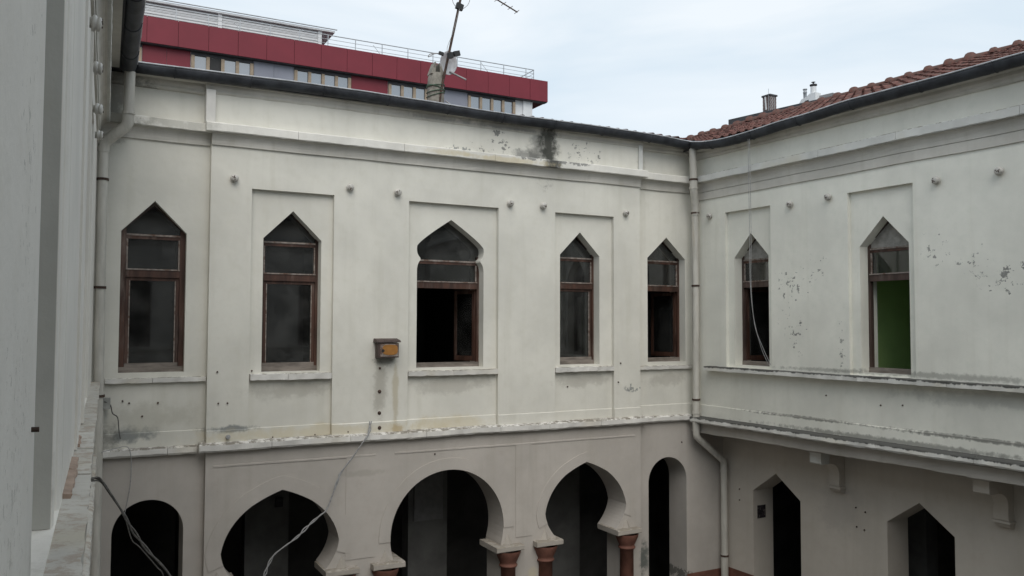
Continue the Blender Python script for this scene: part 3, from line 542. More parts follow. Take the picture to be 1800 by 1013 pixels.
# curved brackets under the overhang
def bracket(u0, u1, block):
    z = -1.959
    br = empty('bracket', (0, 0, 0)); br.parent = right
    MB().prism([(0.05, z-0.001), (0.055, z-0.025), (0.13, z-0.055), (0.50, z-0.055), (0.52, z-0.001)], 'x', u0-0.03, u1+0.03).build('bracket_cap', M_BEAM, br)
    MB().prism([(0.145, z-0.056), (0.15, z-0.215), (0.17, z-0.235), (0.34, z-0.235), (0.36, z-0.056)], 'x', u0+0.012, u1-0.012).build('bracket_block', block, br)
    pr = [(0.36, z-0.056), (0.36, z-0.20)] + bez((0.37, z-0.235), (0.56, z-0.25), (0.585, z-0.40), 8) + bez((0.585, z-0.44), (0.57, z-0.60), (0.60, z-0.63), 6) + [(0.60, z-0.67), (0.63, z-0.71), (0.70, z-0.735), (LD+0.002, z-0.735), (LD+0.002, z-0.056)]
    MB().prism(pr, 'x', u0+0.02, u1-0.02).build('scroll', M_LOW_R, br)
    MB().prism([(0.575, z-0.66), (0.575, z-0.63), (LD, z-0.63), (LD, z-0.66)], 'x', u0-0.005, u1+0.005).build('foot_moulding', M_LOW_R, br)
for u in (2.65, 5.30, 8.0, 10.7): bracket(u-0.12, u+0.12, M_BAND if u < 3 else M_LOW_R)

# ------------------------------------------------------------------ left wing
PL = [(-9.70, -8.05), (-5.10, -2.80)]
LW = [pointed(u, 0.40, -0.70, 1.18, 1.595) for u in (-9.15, -3.95)]
LS = -16.0
MB().plate(rect(LS, 0.1, -1.70, 3.33), LW, 0.08, 0.5).build('upper_wall', M_UP_L, left)
MB().plate(rect(LS, 0.1, -1.70, 3.33), [rect(a, b, -0.735, 2.005) for a, b in PL], 0.0, 0.08).build('wall_facing', M_UP_L, left)
MB().prism([(-8.60, 0.081), (-8.60, 0.012), (-8.585, 0.006), (-8.53, 0.006), (-8.515, 0.014), (-8.505, 0.050), (-8.40, 0.056), (-8.33, 0.048), (-8.30, 0.030), (-8.285, 0.010), (-8.26, 0.001), (-8.049, 0.001), (-8.049, 0.081)], 'z', -0.735, 2.006).build('panel_moulding', M_UP_L, left)
bx('return_shade_strip', plaster('return_shade_plaster', (0.44, 0.44, 0.415), [], mott=0.12, streak=0.05), left, -8.606, -8.599, 0.014, 0.079, -0.733, 2.0)  # thin greyer strip on the recess return; its shade is put into the colour
MB().box(-6.55, -6.2, -0.014, 0.001, -0.735, 2.30).build('panel_moulding', M_UP_L, left)
MB().box(-5.14, -5.0, -0.020, 0.001, -0.735, 2.30).build('panel_moulding', M_UP_L, left)
MB().plate(rect(LS, 0.1, -6.0, -1.70), [], 0.0, 0.5).build('lower_wall', M_LOW_B, left)
sill(left, -13.0, -0.25, 0.0, 0.095, -0.815, -0.735, M_LEDGE_L, 91, 1.0, 0.26)
course(left, -13.0, -0.12, 0.0, 0.085, -1.785, -1.665, M_LEDGE_L, 92, 1.0)
MB().ledge([(-0.016, -1.70), (-0.014, -1.462), (0.004, -1.452), (0.004, -1.70)], -13, -0.02, 0.12, 0.004, 0.008, 43, (2, 3)).build('plinth', M_UP_L, left)
for a, b, d_ in ((-8.0, -7.35, 0.035), (-7.3, -6.9, 0.03), (-6.4, -5.9, 0.025)):
    MB().ledge([(-d_, -0.745), (-d_, -0.7265), (0.0, -0.7225), (0.0, -0.745)], a, b, 0.06, 0.012, 0.001, a, (2, 3)).build('bare_render_patch', M_PINK, left)
cornice(left, LS, -0.05, 0.0, M_MOULD, M_BAND, 93, 0.0, True, 0.0)
eave(left, LS, -0.05, 0.0, 94)
for u in (-9.15, -3.95): window(left, u, 0.40, -0.70, 1.18, 1.595, 0.26)
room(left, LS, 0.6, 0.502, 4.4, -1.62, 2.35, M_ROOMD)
MB().tube([(-9.80, 0.01, -0.245), (-9.80, -0.016, -0.245)], 0.006, 8).build('wall_hook', M_IRON, left)

# ------------------------------------------------------------------ wing that closes the courtyard behind the viewpoint
near = empty('courtyard_wing', (11.4, -2.6, Z0), pi, 'plain cream wing closing the courtyard behind the viewpoint', 'building', 'wings of the courtyard building')
NW = [pointed(u, 0.40, -0.70, 1.18, 1.595) for u in (1.9, 4.5, 7.1, 9.7)]
MB().plate(rect(-1.0, 12.2, -1.70, 3.33), NW, 0.0, 0.45).build('upper_wall', M_UP_L, near)
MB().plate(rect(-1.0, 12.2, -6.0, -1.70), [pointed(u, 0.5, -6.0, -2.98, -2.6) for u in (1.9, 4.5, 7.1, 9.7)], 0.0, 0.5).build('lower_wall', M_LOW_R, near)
for u in (1.9, 4.5, 7.1, 9.7): window(near, u, 0.40, -0.70, 1.18, 1.595, 0.18)
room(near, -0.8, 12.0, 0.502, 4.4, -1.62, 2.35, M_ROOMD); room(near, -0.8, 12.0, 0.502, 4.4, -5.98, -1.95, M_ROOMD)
sill(near, 0.3, 11.0, 0.0, 0.095, -0.815, -0.735, M_LEDGE_L, 95, 1.4, 0.18); course(near, 0.1, 11.2, 0.0, 0.085, -1.785, -1.665, M_LEDGE_L, 96, 1.4)
cornice(near, 0.1, 11.2, 0.0, M_MOULD, M_BAND, 97, 0.0, True, 0.0); eave(near, 0.1, 11.2, 0.0, 98)
for p_, a_, b_, z_ in ((back, 0.62, 9.97, 3.295), (right, 0.25, UE, 3.185), (left, LS, -0.3, 3.305), (near, 0.4, 11.0, 3.252)):
    bx('eave_soffit', M_MOULD, p_, a_, b_, -0.335 if p_ is near else (-0.235 if p_ is left else -0.19), 0.02, z_, z_+0.02)
# ------------------------------------------------------------------ roofs, tiles and gutters
def roof(parent, u0, u1, ev, rd, back_d, zback, name='roof'):
    (d0, z0), (d1, z1) = ev, rd
    r = empty(name, (0, 0, 0)); r.parent = parent
    MB().prism([(d0, z0-0.015), (d1, z1-0.03), (back_d, zback), (back_d, zback-0.1), (d1, z1-0.10), (d0, z0-0.045)], 'x', u0, u1).build('roof_deck', M_SLATE, r)
    return r
tile_prof = [(0.0, 0.022), (0.023, 0.036), (0.049, 0.036), (0.072, 0.020), (0.09, 0.005), (0.131, 0.0), (0.168, 0.005), (0.193, 0.017)]
def tile_mesh():
    n = len(tile_prof); v = []
    for y, dz in ((0.0, 0.026), (0.34, 0.0)):
        v += [(x, y, z+dz+0.012) for x, z in tile_prof]
    v += [(x, 0.0, z+0.026-0.006) for x, z in tile_prof]
    f = [(i, i+1, n+i+1, n+i) for i in range(n-1)] + [(2*n+i, 2*n+i+1, i+1, i) for i in range(n-1)]
    return v, f
TV, TF = tile_mesh()
def tiles(parent, r, u0, u1, ev, rd, limit, key):
    """clay tiles laid in courses; the ones nearest the viewer are single objects, the rest of the slope one part"""
    (d0, z0), (d1, z1) = ev, rd
    sl = sqrt((d1-d0)**2+(z1-z0)**2); dy, dz = (d1-d0)/sl, (z1-z0)/sl
    tw, tl = 0.190, 0.272; spots = []
    for j in range(int(sl/tl)+1):
        for i in range(int((u1-u0)/tw)):
            spots.append((u0+i*tw+(0.0 if j % 2 else 0.012), j*tl-0.02))
    spots.sort(key=key)
    me = MB().add(TV, TF).mesh('tile'); me.materials.append(M_TILE)
    rest = MB()
    base = Matrix(((1, 0, 0, 0), (0, dy, -dz, 0), (0, dz, dy, 0), (0, 0, 0, 1)))
    for k, (u, s) in enumerate(spots):
        m = Matrix.Translation((u+random.uniform(-.006, .006), d0+s*dy, z0+s*dz+random.uniform(0, .012))) @ base @ Matrix.Rotation(random.uniform(-.02, .02), 4, 'Z') @ Matrix.Rotation(random.uniform(-.015, .02), 4, 'X')
        if k < limit: link_copy(me, 'tile', r, m)
        else: rest.add([m @ Vector(p) for p in TV], TF)
    if rest.v: tag(rest.build('tiles', M_TILE, r), kind='stuff')
def ridge(r, u0, u1, d, z, big=()):
    L_ = 0.412; n = int((u1-u0)/L_)
    v = []; seg = 8
    def ring(x, rad): return [(x, rad*cos(pi*k/seg), rad*0.85*sin(pi*k/seg)) for k in range(seg+1)]
    prof = [(0.0, 0.150), (0.012, 0.162), (0.07, 0.160), (0.085, 0.118), (0.44, 0.103)]
    for x, rad in prof: v += ring(x, rad)
    f = [(i*(seg+1)+k, i*(seg+1)+k+1, (i+1)*(seg+1)+k+1, (i+1)*(seg+1)+k) for i in range(len(prof)-1) for k in range(seg)] + [tuple(range(seg, -1, -1))]
    me = MB().add(v, f, True).mesh('ridge_tile'); me.materials.append(M_TILE)
    for i in range(n):
        s_ = 1.35 if i in big else random.uniform(0.85, 1.1)
        m = Matrix.Translation((u0+i*L_, d, z+random.uniform(-.02, .01)-(0.0 if s_ < 1.2 else 0.02))) @ Matrix.Rotation(random.uniform(-.02, .02), 4, 'Y') @ Matrix.Rotation(random.uniform(-.03, .03), 4, 'Z') @ Matrix.Diagonal((1, s_, s_, 1))
        link_copy(me, 'ridge_tile', r, m)
RE, RRG = (-0.235, 3.255), (4.0, 4.78)
rr = roof(right, -4.9, UE, RE, RRG, 8.4, 3.2)
tiles(right, rr, -4.85, UE, RE, RRG, 300, key=lambda p: (0 if 0.0 < p[0] < 7.0 and p[1] < 1.7 else 1, p[1]*1.2-p[0]*0.25 if 0 < p[0] < 7 else 50))
ridge(rr, -4.85, UE, 4.0, 4.815, big=(19,))
BE, BR = (-0.235, 3.365), (4.0, 4.38)
rb = roof(back, -4.0, 13.0, BE, BR, 8.4, 3.3)
tiles(back, rb, -1.0, 12.8, BE, BR, 0, key=lambda p: p[1])
ridge(rb, -4.0, 12.6, 4.0, 4.37)
NE, NR = (-0.34, 3.325), (4.0, 4.36)
rn = roof(near, -4.0, 15.0, NE, NR, 8.4, 3.3)
tiles(near, rn, -1.0, 12.0, NE, NR, 0, key=lambda p: p[1])
LE, LR = (-0.26, 3.375), (4.0, 4.4)
rl = roof(left, LS, 5.5, LE, LR, 8.4, 3.3)
tiles(left, rl, LS, 0.4, LE, LR, 0, key=lambda p: p[1])

def gutter(parent, pts, r=0.096):
    """half-round zinc gutter on a sagging line; pts = (x, y, z of rim)"""
    P = [Vector(p) for p in pts]; dens = []
    for i in range(len(P)-1):
        n = max(2, int((P[i+1]-P[i]).length/0.12))
        p0, p1, p2, p3 = P[max(i-1, 0)], P[i], P[i+1], P[min(i+2, len(P)-1)]
        for k in range(n):
            t = k/n
            z = 0.5*((2*p1.z)+(-p0.z+p2.z)*t+(2*p0.z-5*p1.z+4*p2.z-p3.z)*t*t+(-p0.z+3*p1.z-3*p2.z+p3.z)*t**3)
            q = p1.lerp(p2, t); dens.append(Vector((q.x, q.y, z+pnoise(q*1.7)*0.006)))
    dens.append(P[-1])
    g = MB(); rings = []; seg = 10
    for i, q in enumerate(dens):
        t = (dens[min(i+1, len(dens)-1)]-dens[max(i-1, 0)]); t.z = 0; t.normalize(); n = Vector((t.y, -t.x, 0))   # outward, toward the courtyard
        w_ = pnoise(q*2.3)*0.006
        rings.append([q+n*(cos(a)*(r+w_))+Vector((0, 0, -sin(a)*(r*1.25))) for a in [pi*k/seg for k in range(seg+1)]] + [q+n*(cos(a)*(r-0.008))+Vector((0, 0, -sin(a)*(r*1.25-0.008))) for a in [pi*k/seg for k in range(seg, -1, -1)]])
    m = len(rings[0]); v = [p for x in rings for p in x]
    f = [(i*m+k, i*m+(k+1) % m, (i+1)*m+(k+1) % m, (i+1)*m+k) for i in range(len(rings)-1) for k in range(m)]
    f += [tuple(range(m-1, -1, -1)), tuple((len(rings)-1)*m+k for k in range(m))]
    g.add(v, f, True)
    gt = g.build('gutter', M_GUT, parent)
    MB().tube([x[0]+Vector((0, 0, 0.003)) for x in rings], 0.011, 6).build('gutter_rim', M_RIM, gt)
    k = 0
    for i in range(4, len(rings)-3, 8):
        MB().tube([p+(p-dens[i]).normalized()*0.004 for p in rings[i][:seg+1]], 0.007, 5).build('gutter_strap', M_GUT, gt)
    for i in range(9, len(rings)-4, 17):
        ring = [dens[i]+(p-dens[i])*1.035 for p in rings[i][:seg+1]]; nx = (dens[i+1]-dens[i]).normalized()*0.03
        MB().add([p-nx for p in ring]+[p+nx for p in ring], [(q, q+1, seg+2+q, seg+1+q) for q in range(seg)], True).build('gutter_joint', M_GUT, gt)
gutter(back, [(0.66, -0.27, 3.395), (2.0, -0.27, 3.415), (3.4, -0.27, 3.430), (5.0, -0.27, 3.405), (6.2, -0.27, 3.385), (7.4, -0.27, 3.390), (8.4, -0.27, 3.388), (9.3, -0.27, 3.372), (9.96, -0.27, 3.345)])
gutter(right, [(0.27, -0.255, 3.345), (0.7, -0.255, 3.275), (1.2, -0.255, 3.232), (1.8, -0.255, 3.238), (2.4, -0.255, 3.262), (3.0, -0.255, 3.275), (3.6, -0.255, 3.303), (4.3, -0.255, 3.300), (5.1, -0.255, 3.288), (6.1, -0.255, 3.297), (8.0, -0.255, 3.29), (UE, -0.255, 3.29)])
gutter(left, [(LS, -0.345, 3.40), (-8.0, -0.345, 3.405), (-5.0, -0.345, 3.41), (-3.6, -0.345, 3.375), (-2.4, -0.35, 3.41), (-1.3, -0.345, 3.375), (-0.22, -0.345, 3.36)])

# ------------------------------------------------------------------ downpipes
def wpt(x, y, z): return Vector((x, y, z+Z0))
def downpipe(name, runs, clamps, label, base):
    e = empty(name, base, 0, label, 'downpipe', 'painted rainwater downpipes'); inv = Matrix.Translation(-Vector(base))
    for nm, pts, r in runs:
        MB().tube([inv @ wpt(*p) for p in pts], r, 14, True).build(nm, M_PIPE, e)
    for (x, y, z, r, mt) in clamps:
        MB().lathe([(r-0.006, -0.016), (r+0.010, -0.016), (r+0.010, 0.016), (r-0.006, 0.016)], inv @ wpt(x, y, z), (0, 0, 1), 14, False).build('clamp', mt, e)
def arc(p, q, r_, n=5):
    return [Vector(p).lerp(Vector(q), i/n) for i in range(n+1)]
R1 = 0.062
downpipe('downpipe', [
    ('pipe_outlet', [(10.00, 11.70, 3.26), (10.0, 11.68, 2.60)], 0.066),
    ('elbow', [(10.0, 11.68, 2.64), (10.0, 11.68, 2.48), (10.01, 11.685, 2.44), (10.095, 11.75, 2.22), (10.105, 11.76, 2.18), (10.105, 11.76, 2.02)], 0.071),
    ('pipe', [(10.105, 11.765, 2.08), (10.105, 11.77, -1.45)], R1), ('pipe', [(10.105, 11.772, -1.38), (10.11, 11.78, -1.86)], 0.065),
    ('elbow', [(10.11, 11.78, -1.82), (10.11, 11.78, -1.99), (10.125, 11.782, -2.04), (10.80, 11.84, -2.52), (10.825, 11.845, -2.58), (10.825, 11.845, -2.70)], 0.064),
    ('pipe', [(10.825, 11.845, -2.66), (10.825, 11.845, -4.30)], R1), ('pipe', [(10.825, 11.845, -4.25), (10.825, 11.845, -5.98)], 0.068)],
    [(10.0, 11.68, 2.66, 0.070, M_IRON), (10.0, 11.68, 2.50, 0.072, M_PIPE), (10.105, 11.765, 2.06, 0.066, M_IRON), (10.105, 11.768, 0.72, 0.064, M_IRON), (10.105, 11.77, -1.36, 0.066, M_IRON), (10.11, 11.778, -1.60, 0.066, M_PIPE), (10.825, 11.845, -2.72, 0.064, M_PIPE), (10.825, 11.845, -4.28, 0.066, M_IRON)],
    'cream downpipe in the far right corner, slanting sideways below the ledge', (10.825, 11.845, 0.0))
downpipe('downpipe', [
    ('pipe_outlet', [(0.60, 11.66, 3.26), (0.592, 11.68, 2.70)], 0.066),
    ('elbow', [(0.592, 11.68, 2.73), (0.59, 11.69, 2.60), (0.57, 11.70, 2.55), (0.37, 11.80, 2.38), (0.325, 11.83, 2.33), (0.318, 11.84, 2.22)], 0.071),
    ('pipe', [(0.318, 11.84, 2.28), (0.318, 11.845, 0.75)], R1), ('pipe', [(0.318, 11.845, 0.80), (0.33, 11.845, -0.95)], R1), ('pipe', [(0.33, 11.845, -0.92), (0.35, 11.845, -5.98)], 0.064)],
    [(0.594, 11.675, 2.72, 0.069, M_PIPE), (0.318, 11.845, 1.86, 0.064, M_IRON), (0.318, 11.845, 0.46, 0.064, M_IRON), (0.33, 11.845, -0.93, 0.066, M_IRON)],
    'cream downpipe in the far left corner, half hidden by the near wall', (0.39, 11.845, 0.0))

# ------------------------------------------------------------------ ceramic insulators on the walls
ins_body = MB().lathe([(0.0, 0.0), (0.036, 0.0), (0.036, 0.02), (0.054, 0.024), (0.058, 0.040), (0.048, 0.048), (0.040, 0.052), (0.048, 0.058), (0.050, 0.070), (0.036, 0.080), (0.0, 0.083)], (0, 0, 0), (0, -1, 0), 16).mesh('porcelain_knob'); ins_body.materials.append(M_CERAM)
ins_slot = MB().box(-0.026, 0.022, -0.0865, -0.070, 0.002, 0.011).box(-0.006, 0.004, -0.087, -0.070, 0.012, 0.033).box(0.010, 0.028, -0.085, -0.070, -0.022, -0.014).mesh('screw'); ins_slot.materials.append(M_IRON)
def insulator(M, ang, u, d, z, label, rot):
    p = M @ Vector((u, d, z)); e = empty('wall_insulator', p, ang, label, 'insulator', 'white porcelain insulators along the walls')
    for nm, me in (('porcelain_knob', ins_body), ('screw', ins_slot)):
        o = bpy.data.objects.new(nm, me); COL.objects.link(o); o.parent = e; o.rotation_euler = (random.uniform(-.12, .12), rot, random.uniform(-.15, .15))
nm = ['leftmost porcelain insulator on the facing wall, left of the second window', 'porcelain insulator just right of the second window panel, facing wall', 'porcelain insulator just left of the lobed middle window panel',
      'porcelain insulator just right of the lobed middle window panel', 'porcelain insulator just left of the fourth window panel, facing wall', 'rightmost porcelain insulator on the facing wall, right of the fourth window']
for k, (u, z) in enumerate(((1.95, 2.02), (3.60, 2.02), (4.345, 2.005), (6.29, 1.98), (6.915, 1.98), (8.60, 1.975))): insulator(MAT_B, ANG_B, u, -0.12, z, nm[k], random.uniform(0, 6.3))
nm = ['porcelain insulator on the right wall nearest the corner downpipe', 'porcelain insulator just right of the right wall\'s first window panel', 'porcelain insulator just left of the green room\'s window panel',
      'porcelain insulator just right of the green room\'s window panel', 'rightmost porcelain insulator, high on the right wall near the picture edge']
for k, (u, z) in enumerate(((0.52, 1.98), (2.36, 1.965), (3.11, 1.985), (4.885, 1.98), (5.735, 1.965))): insulator(MAT_R, ANG_R, u, 0.0, z, nm[k], random.uniform(0, 6.3))
nm = ['uppermost porcelain insulator in profile on the near left wall', 'second insulator down in profile on the near left wall', 'third insulator down in profile on the near left wall', 'lowest insulator in profile on the left wall, beside the pipe bend']
for k, u in enumerate((-5.85, -4.75, -3.35, -2.15)): insulator(MAT_L, ANG_L, u, 0.0, 2.02, nm[k], random.uniform(0, 6.3))

# ------------------------------------------------------------------ box on the facing wall, bolts, small fixings
lb = empty('wall_box', MAT_B @ Vector((4.18, -0.12, -0.50)), 0, 'small brown hooded box with an ochre front panel on the facing wall', 'box')
MB().box(-0.155, 0.165, -0.145, 0.0, 0.0, 0.215).build('case', M_BROWN, lb)
MB().add([(-0.19, -0.165, 0.228), (0.195, -0.165, 0.228), (0.195, 0, 0.235), (-0.19, 0, 0.235), (-0.18, -0.155, 0.258), (0.185, -0.155, 0.258), (0.185, 0, 0.285), (-0.18, 0, 0.285)], [(0, 3, 2, 1), (4, 5, 6, 7), (0, 1, 5, 4), (1, 2, 6, 5), (2, 3, 7, 6), (3, 0, 4, 7)]).build('hood', M_BROWN, lb)
MB().box(-0.125, 0.155, -0.152, -0.143, 0.018, 0.205).build('front_frame', M_PUTTY, lb)
ep = [(0.025+0.118*cos(a)*abs(cos(a))**-0.4 if abs(cos(a)) > 1e-3 else 0.025, 0.118+0.076*sin(a)*(abs(sin(a))+1e-4)**-0.4) for a in [2*pi*k/24 for k in range(24)]]
MB().plate(ep, [], -0.159, -0.150).build('front_panel', M_ORANGE, lb)
MB().lathe([(0, 0.0), (0.024, 0.0), (0.024, 0.008), (0, 0.008)], (-0.085, -0.152, 0.105), (0, -1, 0), 10, False).build('cable_hole', M_BLACK, lb)
for k, z in enumerate((-0.66, -1.01, -1.33, -1.55)):
    MB().lathe([(0, 0), (0.018 if k == 0 else 0.03, 0.0), (0.016, 0.018), (0, 0.024)], (4.10, -0.12 if k < 3 else -0.132, z), (0, -1, 0), 8, False).build('wall_bolt', M_IRON, back)
for u, z in ((1.80, -1.09), (1.92, -1.09), (2.25, -0.66), (1.78, -0.66), (0.62, -1.02), (0.70, -1.05), (1.05, -1.06), (0.86, -1.23), (3.15, -1.60), (3.62, -1.58), (2.55, -1.60), (5.0, -2.0), (8.5, -0.67), (8.45, -1.0), (9.95, -2.15), (7.45, -1.05)):
    dd = 0.0 if u < CL or u > CR else (-0.05 if any(a < u < b for a, b in PB) and z > -1.62 else -0.12)
    MB().lathe([(0, 0), (0.013, 0), (0.010, 0.02), (0, 0.024)], (u, dd, z), (0, -1, 0), 6, False).build('nail', M_IRON, back)
for u, z in ((3.95, -1.15), (4.3, -1.12), (3.0, -1.08), (6.2, -1.1)):
    MB().lathe([(0, 0), (0.012, 0), (0.009, 0.018), (0, 0.022)], (u, 0.0, z), (0, -1, 0), 6, False).build('nail', M_IRON, right)
for u, z in ((2.95, -2.88), (3.12, -2.92), (2.96, -3.18), (3.1, -3.2), (0.45, -3.02), (0.45, -3.22)):
    MB().lathe([(0, 0), (0.014, 0), (0.010, 0.018), (0, 0.022)], (u, LD, z), (0, -1, 0), 6, False).build('nail', M_IRON, right)
MB().lathe([(0.0, 0.0), (0.03, 0.0), (0.03, 0.04), (0.0, 0.045)], (1.93, -0.131, -1.555), (0, -1, 0.25), 10, False).build('vent_stub', M_CONC, back)
jb = MB().box(-0.05, 0.05, -0.05, 0.05, 0, 0.14).build('junction_box', simple('grey_plastic', (0.30, 0.30, 0.28), 0.6, 0.3, 0.15)); jb.location = wpt(0.42, 11.86, -1.10)
tag(jb, 'small grey junction box at the foot of the left corner downpipe', 'junction box')

# ------------------------------------------------------------------ loose cables
def smooth_path(pts, n=7):
    P = [Vector(p) for p in pts]; o_ = []
    for i in range(len(P)-1):
        p0, p1, p2, p3 = P[max(i-1, 0)], P[i], P[i+1], P[min(i+2, len(P)-1)]
        for k in range(n):
            t = k/n; o_.append(0.5*((2*p1)+(-p0+p2)*t+(2*p0-5*p1+4*p2-p3)*t*t+(-p0+3*p1-3*p2+p3)*t**3))
    return o_+[P[-1]]
def cable(name, pts, r, mat, label, group=None, twist=None):
    pth = smooth_path(pts); base = pth[-1].copy()
    e = empty(name, base, 0, label, 'cable', group); sh = [p-base for p in pth]
    if not twist: MB().tube(sh, r, 6).build('strand', mat, e)
    else:
        for s in (0, pi):
            MB().tube([p+Vector((cos(i*0.55+s), 0.3*sin(i*0.5), sin(i*0.62+s)*0.6))*twist*(0.5+0.5*sin(i*0.23+1)) for i, p in enumerate(sh)], r, 6).build('strand', mat, e)
    return e
cable('hanging_cable', [wpt(*p) for p in [(3.95, 11.83, -1.44), (3.90, 11.76, -1.60), (3.80, 11.72, -1.72), (3.67, 11.74, -1.91), (3.49, 11.75, -2.14), (3.42, 11.75, -2.30), (3.29, 11.74, -2.63), (3.18, 11.73, -2.72), (3.0, 11.73, -2.86), (2.85, 11.72, -2.99), (2.65, 11.71, -3.11), (2.53, 11.70, -3.20), (2.44, 11.70, -3.38), (2.39, 11.70, -3.60), (2.30, 11.72, -4.4), (2.25, 11.74, -5.98)]],
      0.009, M_CABLE, 'pale twisted cable hanging from the ledge across the second arch', 'loose hanging cables', 0.016)
cable('hanging_cable', [wpt(*p) for p in [(0.16, 9.6, -1.62), (0.30, 9.98, -1.665), (0.42, 10, -1.84), (0.54, 10, -2.05), (0.66, 10, -2.28), (0.82, 10, -2.52), (1.04, 10, -2.81), (1.3, 10.1, -3.4), (1.5, 10.3, -5.98)]],
      0.011, M_CABLE_D, 'dark cable pair looping off the left ledge past the round arch', 'loose hanging cables', 0.012)
cable('hanging_cable', [wpt(*p) for p in [(0.17, 9.62, -1.64), (0.31, 10.0, -1.70), (0.42, 10, -1.86), (0.56, 10, -2.10), (0.64, 10, -2.36), (0.72, 10.0, -2.45), (0.90, 10, -2.69), (0.97, 10, -2.80), (1.1, 10.1, -3.3), (1.3, 10.2, -5.98)]],
      0.007, M_CABLE_D, 'thinner dark cable sagging below the pair at the left ledge', 'loose hanging cables')
cable('hanging_cable', [wpt(*p) for p in [(0.40, 11.80, -1.0), (0.47, 11.84, -1.05), (0.50, 11.86, -1.16), (0.56, 11.88, -1.22), (0.58, 11.9, -1.38), (0.60, 11.9, -1.50)]], 0.007, M_CABLE_D, 'short dark wire hanging from the left junction box', 'loose hanging cables')
cable('hanging_cable', [wpt(*p) for p in [(0.38, 11.78, -1.64), (0.55, 11.84, -1.61), (0.68, 11.86, -1.60), (0.73, 11.86, -1.75), (0.73, 11.86, -2.05), (0.70, 11.86, -2.28), (0.66, 11.86, -2.5)]], 0.005, M_CABLE, 'thin pale wire drooping from the left ledge above the round arch', 'loose hanging cables')
for k, (du, lab) in enumerate(((0.0, 'left one of two thin wires hanging down from the right gutter past the first window'), (0.035, 'right one of two thin wires hanging down from the right gutter past the first window'))):
    wp = [(1.735, -0.31, 3.12), (1.73, -0.30, 2.6), (1.725, -0.29, 2.2), (1.73, -0.29, 1.45), (1.735, -0.29, 0.68), (1.775, -0.26, 0.12-0.1*k), (1.87+0.02*k, -0.20, -0.36), (1.96+0.03*k, -0.12, -0.66)]
    cable('hanging_cable', [MAT_R @ Vector((u+du*(1 if z > 1 else 0.5), d, z)) for u, d, z in wp], 0.005, M_CABLE, lab, 'loose hanging cables')

# ------------------------------------------------------------------ chimney with the aerial on the back roof
ch = empty('chimney', wpt(6.36, 15.2, 4.2), 0, 'weathered plaster chimney on the back roof, bound with green wire', 'chimney')
MB().lathe([(0.178, -0.3), (0.172, 0.45), (0.168, 0.62), (0.158, 0.72), (0.138, 0.84)], (0, 0, 0), (0, 0, 1), 10).build('shaft', M_CHIM, ch)
for s in (-1, 1):
    MB().prism([(s*0.145, 0.80), (s*0.06, 0.80), (s*0.028, 1.02), (s*0.055, 1.05)][::s], 'y', -0.11, 0.11).build('cowl_slab', M_CHIM, ch)
for k, (z, tl_) in enumerate(((0.47, 0.04), (0.53, -0.05), (0.58, 0.03), (0.40, 0.06))):
    MB().tube([(0.182*cos(a), 0.182*sin(a), z+tl_*cos(a)) for a in [2*pi*i/18 for i in range(19)]], 0.009, 5, False).build('wire_turn', M_WIREG, ch)
MB().tube([(0.2, -0.05, 0.30), (0.42, -0.35, 0.02)], 0.014, 6).build('stay_bar', M_CONC, ch)

ab = wpt(6.37, 15.05, 4.55); mast = empty('tv_aerial', ab, 0, 'tilted television aerial mast with a white dish strapped to the chimney', 'aerial')
top = Vector((0.62, 0.0, 2.80))
MB().tube([(-0.02, 0, -0.35), (0.04, 0, 0.1), top], 0.027, 8).build('mast', M_IRON, mast)
dc_ = Vector((0.22, 0.09, 0.72)); dn = Vector((0.05, -0.95, -0.12)).normalized()
dish = MB().lathe([(0.0, 0.0), (0.10, 0.008), (0.18, 0.03), (0.225, 0.055), (0.232, 0.052), (0.19, 0.022), (0.1, -0.004), (0.0, -0.012)], (0, 0, 0), (0, 0, 1), 24).build('dish', M_DISH, mast)
dish.matrix_local = Matrix.Translation(dc_) @ dn.to_track_quat('Z', 'Y').to_matrix().to_4x4() @ Matrix.Diagonal((0.84, 1.04, 1, 1))
MB().tube([dc_+Vector((0.04, -0.02, -0.17)), dc_+Vector((0.30, -0.25, -0.36))], 0.018, 6).build('feed_arm', M_CONC, mast)
MB().obox((0.17, -0.16, 0.80), Vector((1, 0, .2)).normalized(), Vector((0, 1, 0)), Vector((-.2, 0, 1)).normalized(), 0.045, 0.05, 0.055).build('mast_clamp', M_BLACK, mast)
MB().obox((0.31, -0.16, 0.86), Vector((1, 0, .3)).normalized(), Vector((0, 1, 0)), Vector((-.3, 0, 1)).normalized(), 0.065, 0.03, 0.05).build('receiver', M_BLACK, mast)
MB().obox((0.0, -0.1, 0.83), Vector((1, 0, -.2)).normalized(), Vector((0, 1, 0)), Vector((.2, 0, 1)).normalized(), 0.05, 0.025, 0.03).build('side_clamp', M_BLACK, mast)
MB().tube(smooth_path([(-0.02, -0.1, 0.83), (-0.15, -0.1, 0.80), (-0.27, -0.1, 0.72), (-0.24, -0.1, 0.78), (-0.10, -0.1, 0.82)]), 0.009, 6).build('wire_loop', M_CABLE, mast)
mt_ = top
pb = Vector((0.425, -0.03, 1.88))
MB().obox(pb, Vector((1, 0, -.28)).normalized(), Vector((0, 1, 0)), Vector((.28, 0, 1)).normalized(), 0.075, 0.035, 0.062).build('amplifier_box', M_BLACK, mast)
MB().tube(smooth_path([pb+Vector((-0.05, 0, -0.04)), pb+Vector((-0.15, 0, 0.08)), pb+Vector((-0.17, 0, 0.35)), pb+Vector((0.0, 0, 0.62))]), 0.006, 5).build('lead', M_CABLE, mast)
MB().tube(smooth_path([pb+Vector((0.05, 0, -0.05)), pb+Vector((0.20, 0, 0.10)), pb+Vector((0.24, 0, 0.35)), pb+Vector((0.12, 0, 0.55))]), 0.006, 5).build('lead', M_CABLE, mast)
